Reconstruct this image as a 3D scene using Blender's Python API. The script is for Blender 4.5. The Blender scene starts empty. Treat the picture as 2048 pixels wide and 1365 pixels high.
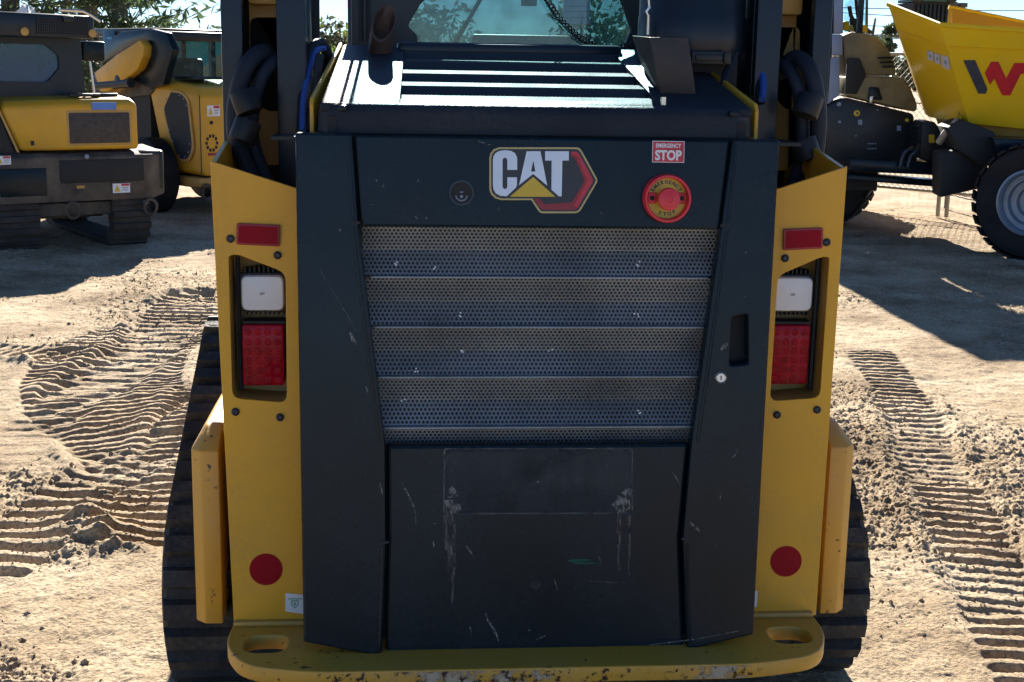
import bpy, bmesh, math, random
import numpy as np
from mathutils import Vector, Matrix
random.seed(7)
C = bpy.data.collections.new('yard'); S = bpy.context.scene; S.collection.children.link(C)
R = math.radians
# ------------------------------------------------------------------ camera, sky, sun, exposure
YAW, PITCH, ROLL, F, CX, CD, CH = 0.08266, 0.20137, 0.01668, 2700.0, -0.30487, 3.04, 1.6
fw = Vector((math.sin(YAW)*math.cos(PITCH), math.cos(YAW)*math.cos(PITCH), -math.sin(PITCH)))
r0 = Vector((math.cos(YAW), -math.sin(YAW), 0)); u0 = r0.cross(fw)
rt = math.cos(ROLL)*r0 + math.sin(ROLL)*u0; up = -math.sin(ROLL)*r0 + math.cos(ROLL)*u0
eye = Vector((CX, -CD, CH))
cam = bpy.data.objects.new('camera', bpy.data.cameras.new('camera')); C.objects.link(cam)
cam.matrix_world = Matrix(((rt.x, up.x, -fw.x, eye.x), (rt.y, up.y, -fw.y, eye.y), (rt.z, up.z, -fw.z, eye.z), (0, 0, 0, 1)))
cam.data.sensor_width = 36; cam.data.lens = 36*F/2048; cam.data.clip_start = .05; cam.data.clip_end = 6000
S.camera = cam
S.render.engine = 'CYCLES'; S.cycles.caustics_reflective = False; S.cycles.caustics_refractive = False
SUN_EL, SUN_AZ = 25.0, 1.0           # azimuth from +Y towards +X
w = bpy.data.worlds.new('World'); S.world = w; w.use_nodes = True
sky = w.node_tree.nodes.new('ShaderNodeTexSky'); sky.sky_type = 'NISHITA'; sky.sun_disc = False
sky.sun_elevation = R(SUN_EL); sky.sun_rotation = R(SUN_AZ); sky.air_density = .62; sky.dust_density = 0; sky.ozone_density = 4.5
bg = w.node_tree.nodes['Background']; bg.inputs[1].default_value = .05
w.node_tree.links.new(sky.outputs[0], bg.inputs[0])
sun = bpy.data.objects.new('sun', bpy.data.lights.new('sun', 'SUN')); C.objects.link(sun)
sun.data.energy = 5; sun.data.angle = R(.5); sun.data.color = (1, .93, .82)
sd = Vector((math.sin(R(SUN_AZ))*math.cos(R(SUN_EL)), math.cos(R(SUN_AZ))*math.cos(R(SUN_EL)), math.sin(R(SUN_EL))))
sun.rotation_euler = sd.to_track_quat('Z', 'Y').to_euler()
S.view_settings.view_transform = 'Standard'; S.view_settings.look = 'None'; S.view_settings.exposure = 1.72; S.view_settings.gamma = 1

# ------------------------------------------------------------------ helpers
def ray(px, py): return fw + rt*((px-1024)/F) - up*((py-682.5)/F)
def at(px, py, Y):                      # point of the plane y = Y seen at a pixel of the photo
    d = ray(px, py); return eye + d*((Y-eye.y)/d.y)
def atx(px, py, X): d = ray(px, py); return eye + d*((X-eye.x)/d.x)
def gr(px, py, z=0): d = ray(px, py); return eye + d*((z-eye.z)/d.z)
def onpl(px, py, p, n): d = ray(px, py); return eye + d*((p-eye).dot(n)/d.dot(n))
def lean(z): return .04*(z-.8)          # the rear plates lean forward a little

MATS = {}
def mat(name, col, rough=.5, metal=0, var=.12, nscale=8, bump=.0, bscale=60, dust=0, dustcol=(.42, .34, .25), chips=0, chipcol=(.10, .05, .03), spec=.5, coat=0, stretch=None, zdust=None, clean=None):
    if name in MATS: return MATS[name]
    m = bpy.data.materials.new(name); m.use_nodes = True; nt = m.node_tree; N = nt.nodes; L = nt.links
    b = N['Principled BSDF']; b.inputs['Roughness'].default_value = rough; b.inputs['Metallic'].default_value = metal
    b.inputs['Specular IOR Level'].default_value = spec; b.inputs['Coat Weight'].default_value = coat; b.inputs['Coat Roughness'].default_value = .15
    tc = N.new('ShaderNodeTexCoord'); mp = N.new('ShaderNodeMapping'); L.new(tc.outputs['Object'], mp.inputs[0])
    if stretch: mp.inputs['Scale'].default_value = stretch
    def noise(sc, det=5, vec=mp.outputs[0]):
        n = N.new('ShaderNodeTexNoise'); n.inputs['Scale'].default_value = sc; n.inputs['Detail'].default_value = det; L.new(vec, n.inputs['Vector']); return n.outputs['Fac']
    def ramp(x, a, c):
        r = N.new('ShaderNodeMapRange'); r.inputs['From Min'].default_value = a; r.inputs['From Max'].default_value = c; L.new(x, r.inputs['Value']); return r.outputs[0]
    def mix(f, a, c):
        x = N.new('ShaderNodeMix'); x.data_type = 'RGBA'; L.new(f, x.inputs[0])
        for k, v in ((6, a), (7, c)):
            if isinstance(v, tuple): x.inputs[k].default_value = (*v, 1)
            else: L.new(v, x.inputs[k])
        return x.outputs[2]
    def mul(a, k):
        x = N.new('ShaderNodeMath'); x.operation = 'MULTIPLY'; L.new(a, x.inputs[0])
        if isinstance(k, float): x.inputs[1].default_value = k
        else: L.new(k, x.inputs[1])
        return x.outputs[0]
    lo = tuple(max(0, c*(1-var)) for c in col); hi = tuple(min(1, c*(1+var)) for c in col)
    out = mix(ramp(noise(nscale), .3, .7), lo, hi)
    if dust:
        f = mul(mul(ramp(noise(5, 8), .38, .72), ramp(noise(90, 4), .25, .75)), float(dust))
        if zdust:
            sx = N.new('ShaderNodeSeparateXYZ'); L.new(tc.outputs['Object'], sx.inputs[0]); f = mul(f, ramp(sx.outputs[2], zdust[0], zdust[1]))
        out = mix(f, out, dustcol)
        rr = N.new('ShaderNodeMapRange'); rr.inputs['To Min'].default_value = rough; rr.inputs['To Max'].default_value = min(1, rough+.4); L.new(f, rr.inputs[0]); L.new(rr.outputs[0], b.inputs['Roughness'])
    if chips:
        f = mul(ramp(noise(55, 8), .71-chips*.1, .725-chips*.1), ramp(noise(4, 2), .45, .55)); out = mix(f, out, chipcol)
    L.new(out, b.inputs['Base Color'])
    if bump:
        bp = N.new('ShaderNodeBump'); bp.inputs['Strength'].default_value = bump; bp.inputs['Distance'].default_value = .01
        L.new(noise(bscale, 6), bp.inputs['Height']); L.new(bp.outputs[0], b.inputs['Normal'])
    MATS[name] = m; return m
def glassy(name, tint, film=.12, filmcol=(.2, .3, .3), dirty=.25):
    m = bpy.data.materials.new(name); m.use_nodes = True; nt = m.node_tree; N = nt.nodes; L = nt.links; N.remove(N['Principled BSDF'])
    t = N.new('ShaderNodeBsdfTransparent'); t.inputs[0].default_value = (*tint, 1); g = N.new('ShaderNodeBsdfGlossy'); g.inputs['Roughness'].default_value = .05
    d = N.new('ShaderNodeBsdfDiffuse'); d.inputs[0].default_value = (*filmcol, 1)
    lw = N.new('ShaderNodeLayerWeight'); pw = N.new('ShaderNodeMath'); pw.operation = 'POWER'; pw.inputs[1].default_value = 5; L.new(lw.outputs['Facing'], pw.inputs[0])
    fr = N.new('ShaderNodeMath'); fr.operation = 'MULTIPLY_ADD'; fr.inputs[1].default_value = .8; fr.inputs[2].default_value = .04; L.new(pw.outputs[0], fr.inputs[0])
    a = N.new('ShaderNodeMixShader'); L.new(fr.outputs[0], a.inputs[0]); L.new(t.outputs[0], a.inputs[1]); L.new(g.outputs[0], a.inputs[2])
    tc = N.new('ShaderNodeTexCoord'); no = N.new('ShaderNodeTexNoise'); no.inputs['Scale'].default_value = 14; no.inputs['Detail'].default_value = 8; L.new(tc.outputs['Object'], no.inputs[0])
    mr = N.new('ShaderNodeMapRange'); mr.inputs[1].default_value = .45; mr.inputs[2].default_value = .75; mr.inputs[3].default_value = film; mr.inputs[4].default_value = film+dirty; L.new(no.outputs[0], mr.inputs[0])
    e = N.new('ShaderNodeMixShader'); L.new(mr.outputs[0], e.inputs[0]); L.new(a.outputs[0], e.inputs[1]); L.new(d.outputs[0], e.inputs[2]); L.new(e.outputs[0], N['Material Output'].inputs[0])
    MATS[name] = m; return m
YEL = mat('yellow paint', (.70, .37, .024), .38, var=.07, nscale=3, bump=.02, bscale=220, dust=.42, dustcol=(.36, .25, .11), spec=.35)
HMESH = mat('hood mesh', (.12, .12, .125), .62, var=.4, nscale=60, spec=.12, bump=.3, bscale=300)
YELC = mat('chipped yellow paint', (.62, .33, .035), .42, var=.06, nscale=4, dust=.3, chips=.6, bump=.05)
OLD = mat('dull yellow paint', (.50, .29, .06), .5, var=.1, dust=.45, bump=.03)
BLK = mat('black satin paint', (.0032, .0115, .019), .26, var=.3, nscale=3, bump=.03, bscale=260, dust=.20, dustcol=(.055, .072, .088), spec=.22)
BLKH = mat('black hood paint', (.018, .024, .034), .48, var=.25, nscale=4, bump=.22, bscale=170, dust=.12, dustcol=(.16, .17, .18), spec=.16)
CABM = mat('cab black paint', (.007, .015, .026), .33, var=.15, dust=.05, dustcol=(.12, .14, .15), spec=.35)
PLAST = mat('black plastic', (.012, .016, .021), .5, var=.2, bump=.05, bscale=150, dust=.10, spec=.3)
RUB = mat('track rubber', (.022, .023, .025), .7, var=.35, nscale=10, bump=.6, bscale=45, dust=.7, dustcol=(.15, .13, .105), spec=.35)
TYRE = mat('tyre rubber', (.007, .009, .013), .7, var=.2, bump=.3, dust=.14, dustcol=(.2, .17, .13), spec=.25)
HOSE = mat('hose sleeve', (.015, .020, .032), .6, spec=.3, var=.2, bump=.3, bscale=200)
BLUE = mat('blue hose', (.02, .09, .38), .45, dust=.1)
MESH = mat('perforated steel', (.205, .225, .24), .34, metal=.25, var=.35, nscale=5, dust=.5, dustcol=(.30, .315, .32))
DARK = mat('dark interior', (.012, .014, .017), .7)
RADI = mat('radiator core', (.075, .085, .095), .6, var=.35, nscale=4, stretch=(1, 1, 6), bump=.2)
RED = mat('red reflector', (.28, .004, .014), .42, var=.1, spec=.10)
REDP = mat('red plastic', (.72, .035, .055), .4, var=.06)
REDL = mat('red lamp lens', (.32, .004, .016), .18, var=.3, nscale=70, spec=.15)
WLENS = mat('white lamp lens', (.72, .74, .76), .3, var=.04)
WHITE = mat('white print', (.75, .78, .82), .5, var=.04)
SILV = mat('silver decal', (.62, .68, .76), .35, metal=.25, var=.06, nscale=20)
GOLD = mat('gold decal', (.50, .38, .15), .35, metal=.3, var=.1)
YDEC = mat('yellow decal', (.62, .44, .03), .4, var=.1)
REDD = mat('red decal', (.50, .03, .045), .4, var=.15, nscale=30)
REDK = mat('dark red decal', (.28, .018, .03), .4, var=.15)
BDEC = mat('black decal', (.025, .028, .035), .4)
GREEN = mat('green print', (.03, .35, .10), .5)
STEEL = mat('bright steel', (.62, .60, .56), .3, metal=.8)
BOLT = mat('dark bolt steel', (.03, .04, .055), .35, metal=.4)
RUST = mat('rusty pipe', (.075, .045, .033), .65, var=.4, nscale=25, bump=.3)
BRKT = mat('brown black bracket', (.020, .015, .015), .5, bump=.05, dust=.15)
FRAME = mat('muddy frame', (.055, .046, .038), .8, var=.4, bump=.3, dust=.5)
SKIP = mat('bright yellow skip paint', (.74, .48, .008), .5, spec=.2, var=.04, nscale=2, dust=.12)
SKIPO = mat('orange yellow skip inside', (.72, .36, .008), .4, var=.05)
GREY = mat('charcoal panel', (.013, .017, .021), .42, var=.15, dust=.14, dustcol=(.25, .22, .18), spec=.35)
OLIVE = mat('olive grey cowl', (.20, .165, .085), .5, var=.2, dust=.25, spec=.3)
TRK = mat('dusty rubber', (.050, .046, .044), .85, var=.3, bump=.4, dust=.4, dustcol=(.12, .10, .08), spec=.2)
PALE = mat('pale grey panel', (.20, .25, .36), .4)
RIM = mat('grey rim', (.24, .30, .38), .35, metal=.3, dust=.2)
GLASS = glassy('tinted green glass', (.80, .93, .91), .07, (.10, .26, .26), .12)
GLASSB = glassy('dark cab glass', (.35, .55, .70), .35, (.10, .22, .36), .15)
GLASSF = glassy('dusty windscreen glass', (.40, .52, .52), .12, (.12, .26, .25), .25)
GLASSL = glassy('clear cab glass', (.75, .9, .95), .05)

def tag(o, label, cat, group=None, kind=None):
    if label: o['label'] = label
    if cat: o['category'] = cat
    if group: o['group'] = group
    if kind: o['kind'] = kind
    return o
def thing(name, label, cat, loc=(0, 0, 0), rz=0, group=None):
    o = bpy.data.objects.new(name, None); C.objects.link(o); o.location = loc; o.rotation_euler = (0, 0, rz); o.empty_display_size = .2
    return tag(o, label, cat, group)
class MB:
    def __init__(s): s.bm = bmesh.new(); s.mi = 0
    def face(s, vs):
        try: f = s.bm.faces.new(vs); f.material_index = s.mi; return f
        except ValueError: return None
    def poly(s, pts): return s.face([s.bm.verts.new(p) for p in pts])
    def loft(s, rings, closed=True, caps=True):
        vr = [[s.bm.verts.new(p) for p in r] for r in rings]; n = len(vr[0])
        for a, b in zip(vr, vr[1:]):
            for i in range(n if closed else n-1): s.face([a[i], a[(i+1) % n], b[(i+1) % n], b[i]])
        if caps and closed: s.face(vr[0][::-1]); s.face(vr[-1])
        return s
    def box(s, x0, x1, y0, y1, z0, z1):
        return s.loft([[(x0, y0, z0), (x1, y0, z0), (x1, y1, z0), (x0, y1, z0)], [(x0, y0, z1), (x1, y0, z1), (x1, y1, z1), (x0, y1, z1)]])
    def prism(s, pts, d):               # pts 3-D outline, d = extrusion vector
        d = Vector(d); return s.loft([[Vector(p) for p in pts], [Vector(p)+d for p in pts]])
    def tube(s, pts, r, n=8, caps=True):
        P = [Vector(p) for p in pts]; rings = []; prev = None
        for i, p in enumerate(P):
            t = (P[min(i+1, len(P)-1)]-P[max(i-1, 0)]).normalized()
            if prev is None: a = t.orthogonal().normalized()
            else: a = (prev - t*prev.dot(t)).normalized()
            prev = a; b = t.cross(a); rr = r[i] if isinstance(r, (list, tuple)) else r
            rings.append([p+(a*math.cos(k*2*math.pi/n)+b*math.sin(k*2*math.pi/n))*rr for k in range(n)])
        return s.loft(rings, caps=caps)
    def lathe(s, prof, o=(0, 0, 0), axis=(0, -1, 0), n=24, caps=True):   # prof: (radius, height along axis)
        A = Vector(axis).normalized(); a = A.orthogonal().normalized(); b = A.cross(a); o = Vector(o)
        return s.loft([[o+A*h+(a*math.cos(k*2*math.pi/n)+b*math.sin(k*2*math.pi/n))*r for k in range(n)] for r, h in prof], caps=caps)
    def build(s, name, m, parent=None, bevel=0, smooth=40, label=None, seg=2):
        bm = s.bm; bmesh.ops.recalc_face_normals(bm, faces=bm.faces)
        if bevel:
            ed = [e for e in bm.edges if len(e.link_faces) == 2 and e.calc_face_angle(0) > .5]
            bmesh.ops.bevel(bm, geom=ed, offset=bevel, segments=seg, affect='EDGES', profile=.5, clamp_overlap=True)
        me = bpy.data.meshes.new(name); bm.to_mesh(me); bm.free()
        for x in (m if isinstance(m, list) else [m]): me.materials.append(x)
        return link(name, me, parent, smooth, label)
def link(name, me, parent=None, smooth=40, label=None):
    if smooth:
        me.polygons.foreach_set('use_smooth', [True]*len(me.polygons)); me.set_sharp_from_angle(angle=R(smooth))
    o = bpy.data.objects.new(name, me); C.objects.link(o)
    if parent: o.parent = parent
    if label: o['label'] = label
    return o
def curve_mesh(loops, thick, bevel=0):   # filled 2-D outline with holes -> mesh in XY, thickness about z=0
    cu = bpy.data.curves.new('outline', 'CURVE'); cu.dimensions = '2D'; cu.fill_mode = 'BOTH'; cu.extrude = max(thick/2-bevel, 1e-5); cu.bevel_depth = bevel; cu.bevel_resolution = 1; cu.offset = -bevel
    for lp in loops:
        sp = cu.splines.new('POLY'); sp.points.add(len(lp)-1); sp.use_cyclic_u = True
        for q, p in zip(sp.points, lp): q.co = (p[0], p[1], 0, 1)
    o = bpy.data.objects.new('outline', cu); me = bpy.data.meshes.new_from_object(o); bpy.data.objects.remove(o); bpy.data.curves.remove(cu); return me
def frame(o, xa, ya):
    xa = Vector(xa).normalized(); za = xa.cross(Vector(ya)).normalized(); ya = za.cross(xa)
    return Matrix(((xa.x, ya.x, za.x, o[0]), (xa.y, ya.y, za.y, o[1]), (xa.z, ya.z, za.z, o[2]), (0, 0, 0, 1)))
def plate(name, loops, thick, M, m, parent=None, bevel=0, label=None, smooth=35):
    me = curve_mesh(loops, thick, bevel); me.transform(M); me.materials.clear(); me.materials.append(m); return link(name, me, parent, smooth, label)
XZ = lambda y, o=(0, 0): frame((o[0], y, o[1]), (1, 0, 0), (0, 0, 1))
def rplate(name, loops, y, thick, m, parent=None, bevel=0, label=None):   # plate facing the rear: loops of (X, Z), front face at y
    return plate(name, loops, thick, XZ(y+thick/2), m, parent, bevel, label)
def rl(pts, Y): return [(p.x, p.z) for p in (at(px, py, Y) for px, py in pts)]
def rnd(pts, r, n=4):                   # round the corners of a 2-D outline
    out = []; N = len(pts)
    for i in range(N):
        p = Vector(pts[i]); a = Vector(pts[i-1])-p; b = Vector(pts[(i+1) % N])-p
        k = min(r, a.length*.45, b.length*.45); A = p+a.normalized()*k; B = p+b.normalized()*k
        for j in range(n+1):
            t = j/n; q = A*(1-t)**2+p*2*t*(1-t)+B*t*t; out.append((q.x, q.y))
    return out
def circ(x, z, r, n=28): return [(x+r*math.cos(k*2*math.pi/n), z+r*math.sin(k*2*math.pi/n)) for k in range(n)]
def textmesh(s, w=None, h=None, bold=.0, extr=.0003):
    cu = bpy.data.curves.new('t', 'FONT'); cu.body = s; cu.align_x = 'CENTER'; cu.extrude = extr; cu.offset = bold; cu.size = 1; cu.resolution_u = 3
    o = bpy.data.objects.new('t', cu); me = bpy.data.meshes.new_from_object(o); bpy.data.objects.remove(o); bpy.data.curves.remove(cu)
    co = np.empty(len(me.vertices)*3); me.vertices.foreach_get('co', co); co = co.reshape(-1, 3)
    mn, mx = co.min(0), co.max(0); c = (mn+mx)/2; k = h/(mx[1]-mn[1]); kx = (w/(mx[0]-mn[0])) if w else k
    co[:, 0] = (co[:, 0]-c[0])*kx; co[:, 1] = (co[:, 1]-c[1])*k; me.vertices.foreach_set('co', co.ravel()); return me
def text(name, s, M, w, h, m, parent, bold=.02):
    me = textmesh(s, w, h, bold); me.transform(M); me.materials.clear(); me.materials.append(m); return link(name, me, parent, 0)
def join(meshes, mats):
    bm = bmesh.new()
    for k, me in enumerate(meshes):
        n0 = len(bm.faces); bm.from_mesh(me); bm.faces.ensure_lookup_table()
        for f in bm.faces[n0:]: f.material_index = k if len(mats) > 1 else 0
        bpy.data.meshes.remove(me)
    me = bpy.data.meshes.new('j'); bm.to_mesh(me); bm.free()
    for x in mats: me.materials.append(x)
    return me
def spline(pts, n=8):
    P = [Vector(p) for p in pts]; P = [P[0]*2-P[1]]+P+[P[-1]*2-P[-2]]; out = []
    for i in range(1, len(P)-2):
        for j in range(n):
            t = j/n; a, b, c, d = P[i-1:i+3]
            out.append(.5*((2*b)+(c-a)*t+(2*a-5*b+4*c-d)*t*t+(3*b-a-3*c+d)*t**3))
    return out+[P[-2]]
# ------------------------------------------------------------------ ground
rng = np.random.default_rng(5)
TAB = rng.random((256, 256))
def vnoise(x, y):
    xi = np.floor(x).astype(int); yi = np.floor(y).astype(int); fx = x-xi; fy = y-yi
    fx = fx*fx*fx*(fx*(fx*6-15)+10); fy = fy*fy*fy*(fy*(fy*6-15)+10)
    g = lambda a, b: TAB[a & 255, b & 255]
    return (g(xi, yi)*(1-fx)+g(xi+1, yi)*fx)*(1-fy)+(g(xi, yi+1)*(1-fx)+g(xi+1, yi+1)*fx)*fy-.5
sst = lambda a, b, x: (lambda t: t*t*(3-2*t))(np.clip((x-a)/(b-a), 0, 1))
TRACKS = [  # photo pixels of the centre line, width, cleat pitch, depth, cleat height, berm
    ([(262, 1100), (318, 1010), (365, 920), (400, 850), (440, 770)], .42, .095, .030, .046, .030),
    ([(330, 655), (262, 690), (215, 735), (210, 785), (255, 835), (320, 880), (372, 925), (400, 980)], .78, .082, .014, .036, .024),
    ([(-120, 690), (-20, 700), (60, 708), (150, 720)], .30, .085, .014, .030, .030),
    ([(-60, 1160), (40, 1085), (130, 1000), (230, 935), (300, 900)], .30, .11, .010, .026, .008),
    ([(150, 800), (230, 735), (300, 690), (350, 640), (440, 580)], .42, .12, .012, .022, .02),
    ([(330, 640), (380, 600), (430, 590), (520, 600)], .40, .11, .02, .03, .03),
    ([(1735, 690), (1790, 770), (1850, 900), (1910, 1010), (1970, 1130), (2040, 1260), (2140, 1420)], .27, .085, .010, .019, .014),
    ([(-80, 960), (40, 880), (150, 790), (210, 760)], .30, .13, .006, .010, .010)]
TR = []
for pts, wd, pi_, de, ch, be in TRACKS:
    c = spline([gr(*p).to_2d().to_3d() for p in pts], 6); TR.append((np.array([(p.x, p.y) for p in c]), wd, pi_, de, ch, be))
def height(x, y):
    wx = x+.035*vnoise(x*3, y*3+9)+.007*vnoise(x*31, y*31); wy = y+.035*vnoise(x*3+40, y*3)+.007*vnoise(x*31+31, y*31)
    h = .04*vnoise(x*.5, y*.5)+.014*vnoise(x*1.4+3, y*1.4)
    rough = .24+.75*sst(-.10, .30, vnoise(x*1.1+7, y*1.1+2)+.5*vnoise(x*3.1, y*3.1+5))
    inrut = np.zeros_like(h)
    for P, wd, pit, de, ch, be in TR:
        lo = P.min(0)-wd; hi = P.max(0)+wd
        k = np.nonzero((x > lo[0]) & (x < hi[0]) & (y > lo[1]) & (y < hi[1]))[0]
        if not len(k): continue
        px = wx[k]; py = wy[k]; best = np.full(len(k), 1e9); bt = np.zeros(len(k)); bs = np.zeros(len(k)); s0 = 0
        tot = np.sum(np.hypot(*np.diff(P, axis=0).T))
        for a, b in zip(P, P[1:]):
            d = b-a; Ln = np.hypot(*d); d = d/Ln; u = np.clip((px-a[0])*d[0]+(py-a[1])*d[1], 0, Ln)
            qx = px-a[0]-u*d[0]; qy = py-a[1]-u*d[1]; dd = qx*qx+qy*qy; m = dd < best
            best[m] = dd[m]; bt[m] = (d[0]*qy-d[1]*qx)[m]; bs[m] = s0+u[m]; s0 += Ln
        t = np.abs(np.sqrt(best)); ends = sst(0, .12, bs)*sst(0, .12, tot-bs)
        inside = 1-sst(wd/2-.03, wd/2+.015, t)
        ph = (bs/pit+.12*vnoise(px*4, py*4)) % 1; cle = sst(.0, .10, ph)*(1-sst(.48, .60, ph))
        fade = .45+.65*sst(-.22, .15, vnoise(px*2.3+20, py*2.3))
        cr = .45+.5*vnoise(px*9, py*9)+.35*np.clip(vnoise(px*30, py*30), 0, 1)+.25*np.clip(vnoise(px*60, py*60), 0, 1)
        berm = np.exp(-((t-wd/2-.05)/.045)**2)*(.25+1.0*cr)*sst(-.3, .15, vnoise(px*1.9, py*1.9+8))
        old = h[k]; new = old*(1-.6*inside*ends)+ends*(-de*inside+inside*(ch*cle-ch*.45)*fade+be*berm)
        h[k] = new; inrut[k] = np.maximum(inrut[k], inside*ends)
    # the mound that closes the deep rut
    for (mx, my, r, a) in MOUNDS:
        d2 = ((wx-mx)**2+(wy-my)**2)/r**2; h += a*np.exp(-d2)*(.6+1.2*np.clip(vnoise(x*18, y*18)+.3, 0, 1))
    rough = rough*(1-.72*inrut)
    g = .010*vnoise(x*9, y*9)+.012*vnoise(x*23+1, y*23)
    cl = np.clip(vnoise(x*31, y*31+3)-.16, 0, 1)*.022+np.clip(vnoise(x*62+8, y*62)-.10, 0, 1)*.030+.014*vnoise(x*115, y*115)
    h = h+g*(.5+.5*rough)+cl*rough
    under = sst(.7, 1.1, np.hypot(x/1.0, (y-.6)/1.6))   # packed level under the loader
    return h*(.35+.65*under)-.004
MOUNDS = [(gr(205, 1065).x, gr(205, 1065).y, .10, .05), (gr(165, 1040).x, gr(165, 1040).y, .08, .035), (gr(250, 1085).x, gr(250, 1085).y, .08, .03)]
def make_ground():
    rs = np.concatenate([np.linspace(.3, 2.7, 10), np.exp(np.arange(math.log(2.75), math.log(17), 0.0015)), np.exp(np.linspace(math.log(17.2), math.log(4500), 70))])
    mid = math.pi/2-YAW; th = np.concatenate([mid+np.linspace(-.43, .43, 860), mid+np.linspace(.4325, .95, 200), mid+np.linspace(1.0, 2*math.pi-1.0, 50), mid+2*math.pi+np.linspace(-.95, -.4325, 200)])
    rr, tt = np.meshgrid(rs, th, indexing='ij'); x = (CX+rr*np.cos(tt)).ravel(); y = (-CD+rr*np.sin(tt)).ravel()
    far = 1-sst(17, 26, rr.ravel()); z = np.where(far > 0, height(x, y)*far, 0)
    nr, nt = rr.shape; idx = np.arange(nr*nt).reshape(nr, nt); a = idx[:-1]; b = idx[1:]
    q = np.stack([a, np.roll(a, -1, 1), np.roll(b, -1, 1), b], -1).reshape(-1, 4)[:, ::-1]
    me = bpy.data.meshes.new('ground'); me.vertices.add(nr*nt); me.vertices.foreach_set('co', np.stack([x, y, z], 1).ravel().astype(np.float32))
    me.loops.add(q.size); me.loops.foreach_set('vertex_index', q.ravel().astype(np.int32)); me.polygons.add(len(q)); me.polygons.foreach_set('loop_start', np.arange(0, q.size, 4, dtype=np.int32)); me.polygons.foreach_set('loop_total', np.full(len(q), 4, np.int32))
    me.update(); me.validate(); me.polygons.foreach_set('use_smooth', [True]*len(q))
    m = bpy.data.materials.new('dry dirt'); m.use_nodes = True; nt_ = m.node_tree; N = nt_.nodes; L = nt_.links; b_ = N['Principled BSDF']; b_.inputs['Roughness'].default_value = .95; b_.inputs['Specular IOR Level'].default_value = .15
    tc = N.new('ShaderNodeTexCoord')
    def noise(sc, det=6):
        n = N.new('ShaderNodeTexNoise'); n.inputs['Scale'].default_value = sc; n.inputs['Detail'].default_value = det; n.inputs['Roughness'].default_value = .65; L.new(tc.outputs['Object'], n.inputs['Vector']); return n.outputs['Fac']
    def cr(f, stops):
        r = N.new('ShaderNodeValToRGB'); el = r.color_ramp.elements
        while len(el) < len(stops): el.new(.5)
        for e, (p, c) in zip(el, stops): e.position = p; e.color = (*c, 1)
        L.new(f, r.inputs[0]); return r.outputs[0]
    big = cr(noise(1.5, 12), [(.34, (.27, .19, .115)), (.47, (.44, .33, .212)), (.62, (.60, .475, .325))])
    fine = cr(noise(75, 9), [(.34, (.34, .32, .30)), (.47, (.86, .86, .86)), (.62, (1.15, 1.15, 1.12))])
    mx = N.new('ShaderNodeMix'); mx.data_type = 'RGBA'; mx.blend_type = 'MULTIPLY'; mx.inputs[0].default_value = .85; L.new(big, mx.inputs[6]); L.new(fine, mx.inputs[7]); L.new(mx.outputs[2], b_.inputs['Base Color'])
    bp = N.new('ShaderNodeBump'); bp.inputs['Strength'].default_value = .75; bp.inputs['Distance'].default_value = .014; L.new(noise(110, 8), bp.inputs['Height']); L.new(bp.outputs[0], b_.inputs['Normal'])
    me.materials.append(m); o = bpy.data.objects.new('ground', me); C.objects.link(o); o['kind'] = 'structure'; return o
ground = make_ground()
def make_clods(n=15000):
    r = np.random.default_rng(9); d = 2.9+9*r.random(n)**1.7; a = math.pi/2-YAW+r.uniform(-.42, .42, n); x = CX+d*np.cos(a); y = -CD+d*np.sin(a)
    k = (vnoise(x*1.1+7, y*1.1+2)+.5*vnoise(x*3.1, y*3.1+5)+r.uniform(-.25, .25, n)) > .02; x, y = x[k], y[k]; z = height(x, y); n = len(x)
    s = .003+.009*r.random(n)**5+.0012*np.hypot(x-CX, y+CD)/4
    base = np.array([(1, 0, 0), (0, 1, 0), (-1, 0, 0), (0, -1, 0), (0, 0, 1), (0, 0, -1)], float); fc = np.array([(0, 1, 4), (1, 2, 4), (2, 3, 4), (3, 0, 4), (1, 0, 5), (2, 1, 5), (3, 2, 5), (0, 3, 5)])
    t = r.uniform(0, 6.28, n); v = base[None]*r.uniform(.6, 1.35, (n, 6, 3)); vx = v[..., 0]*np.cos(t)[:, None]-v[..., 1]*np.sin(t)[:, None]; vy = v[..., 0]*np.sin(t)[:, None]+v[..., 1]*np.cos(t)[:, None]
    V = np.stack([x[:, None]+vx*s[:, None], y[:, None]+vy*s[:, None], z[:, None]+v[..., 2]*s[:, None]*.75+s[:, None]*.2], -1).reshape(-1, 3); Fc = (fc[None]+6*np.arange(n)[:, None, None]).reshape(-1, 3)
    me = bpy.data.meshes.new('dirt_clods'); me.from_pydata(V.tolist(), [], Fc.tolist()); me.materials.append(bpy.data.materials['dry dirt']); o = link('dirt_clods', me, None, 0)
    tag(o, 'loose crumbs of dry dirt scattered over the yard', 'dirt', kind='stuff')
make_clods()

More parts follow.
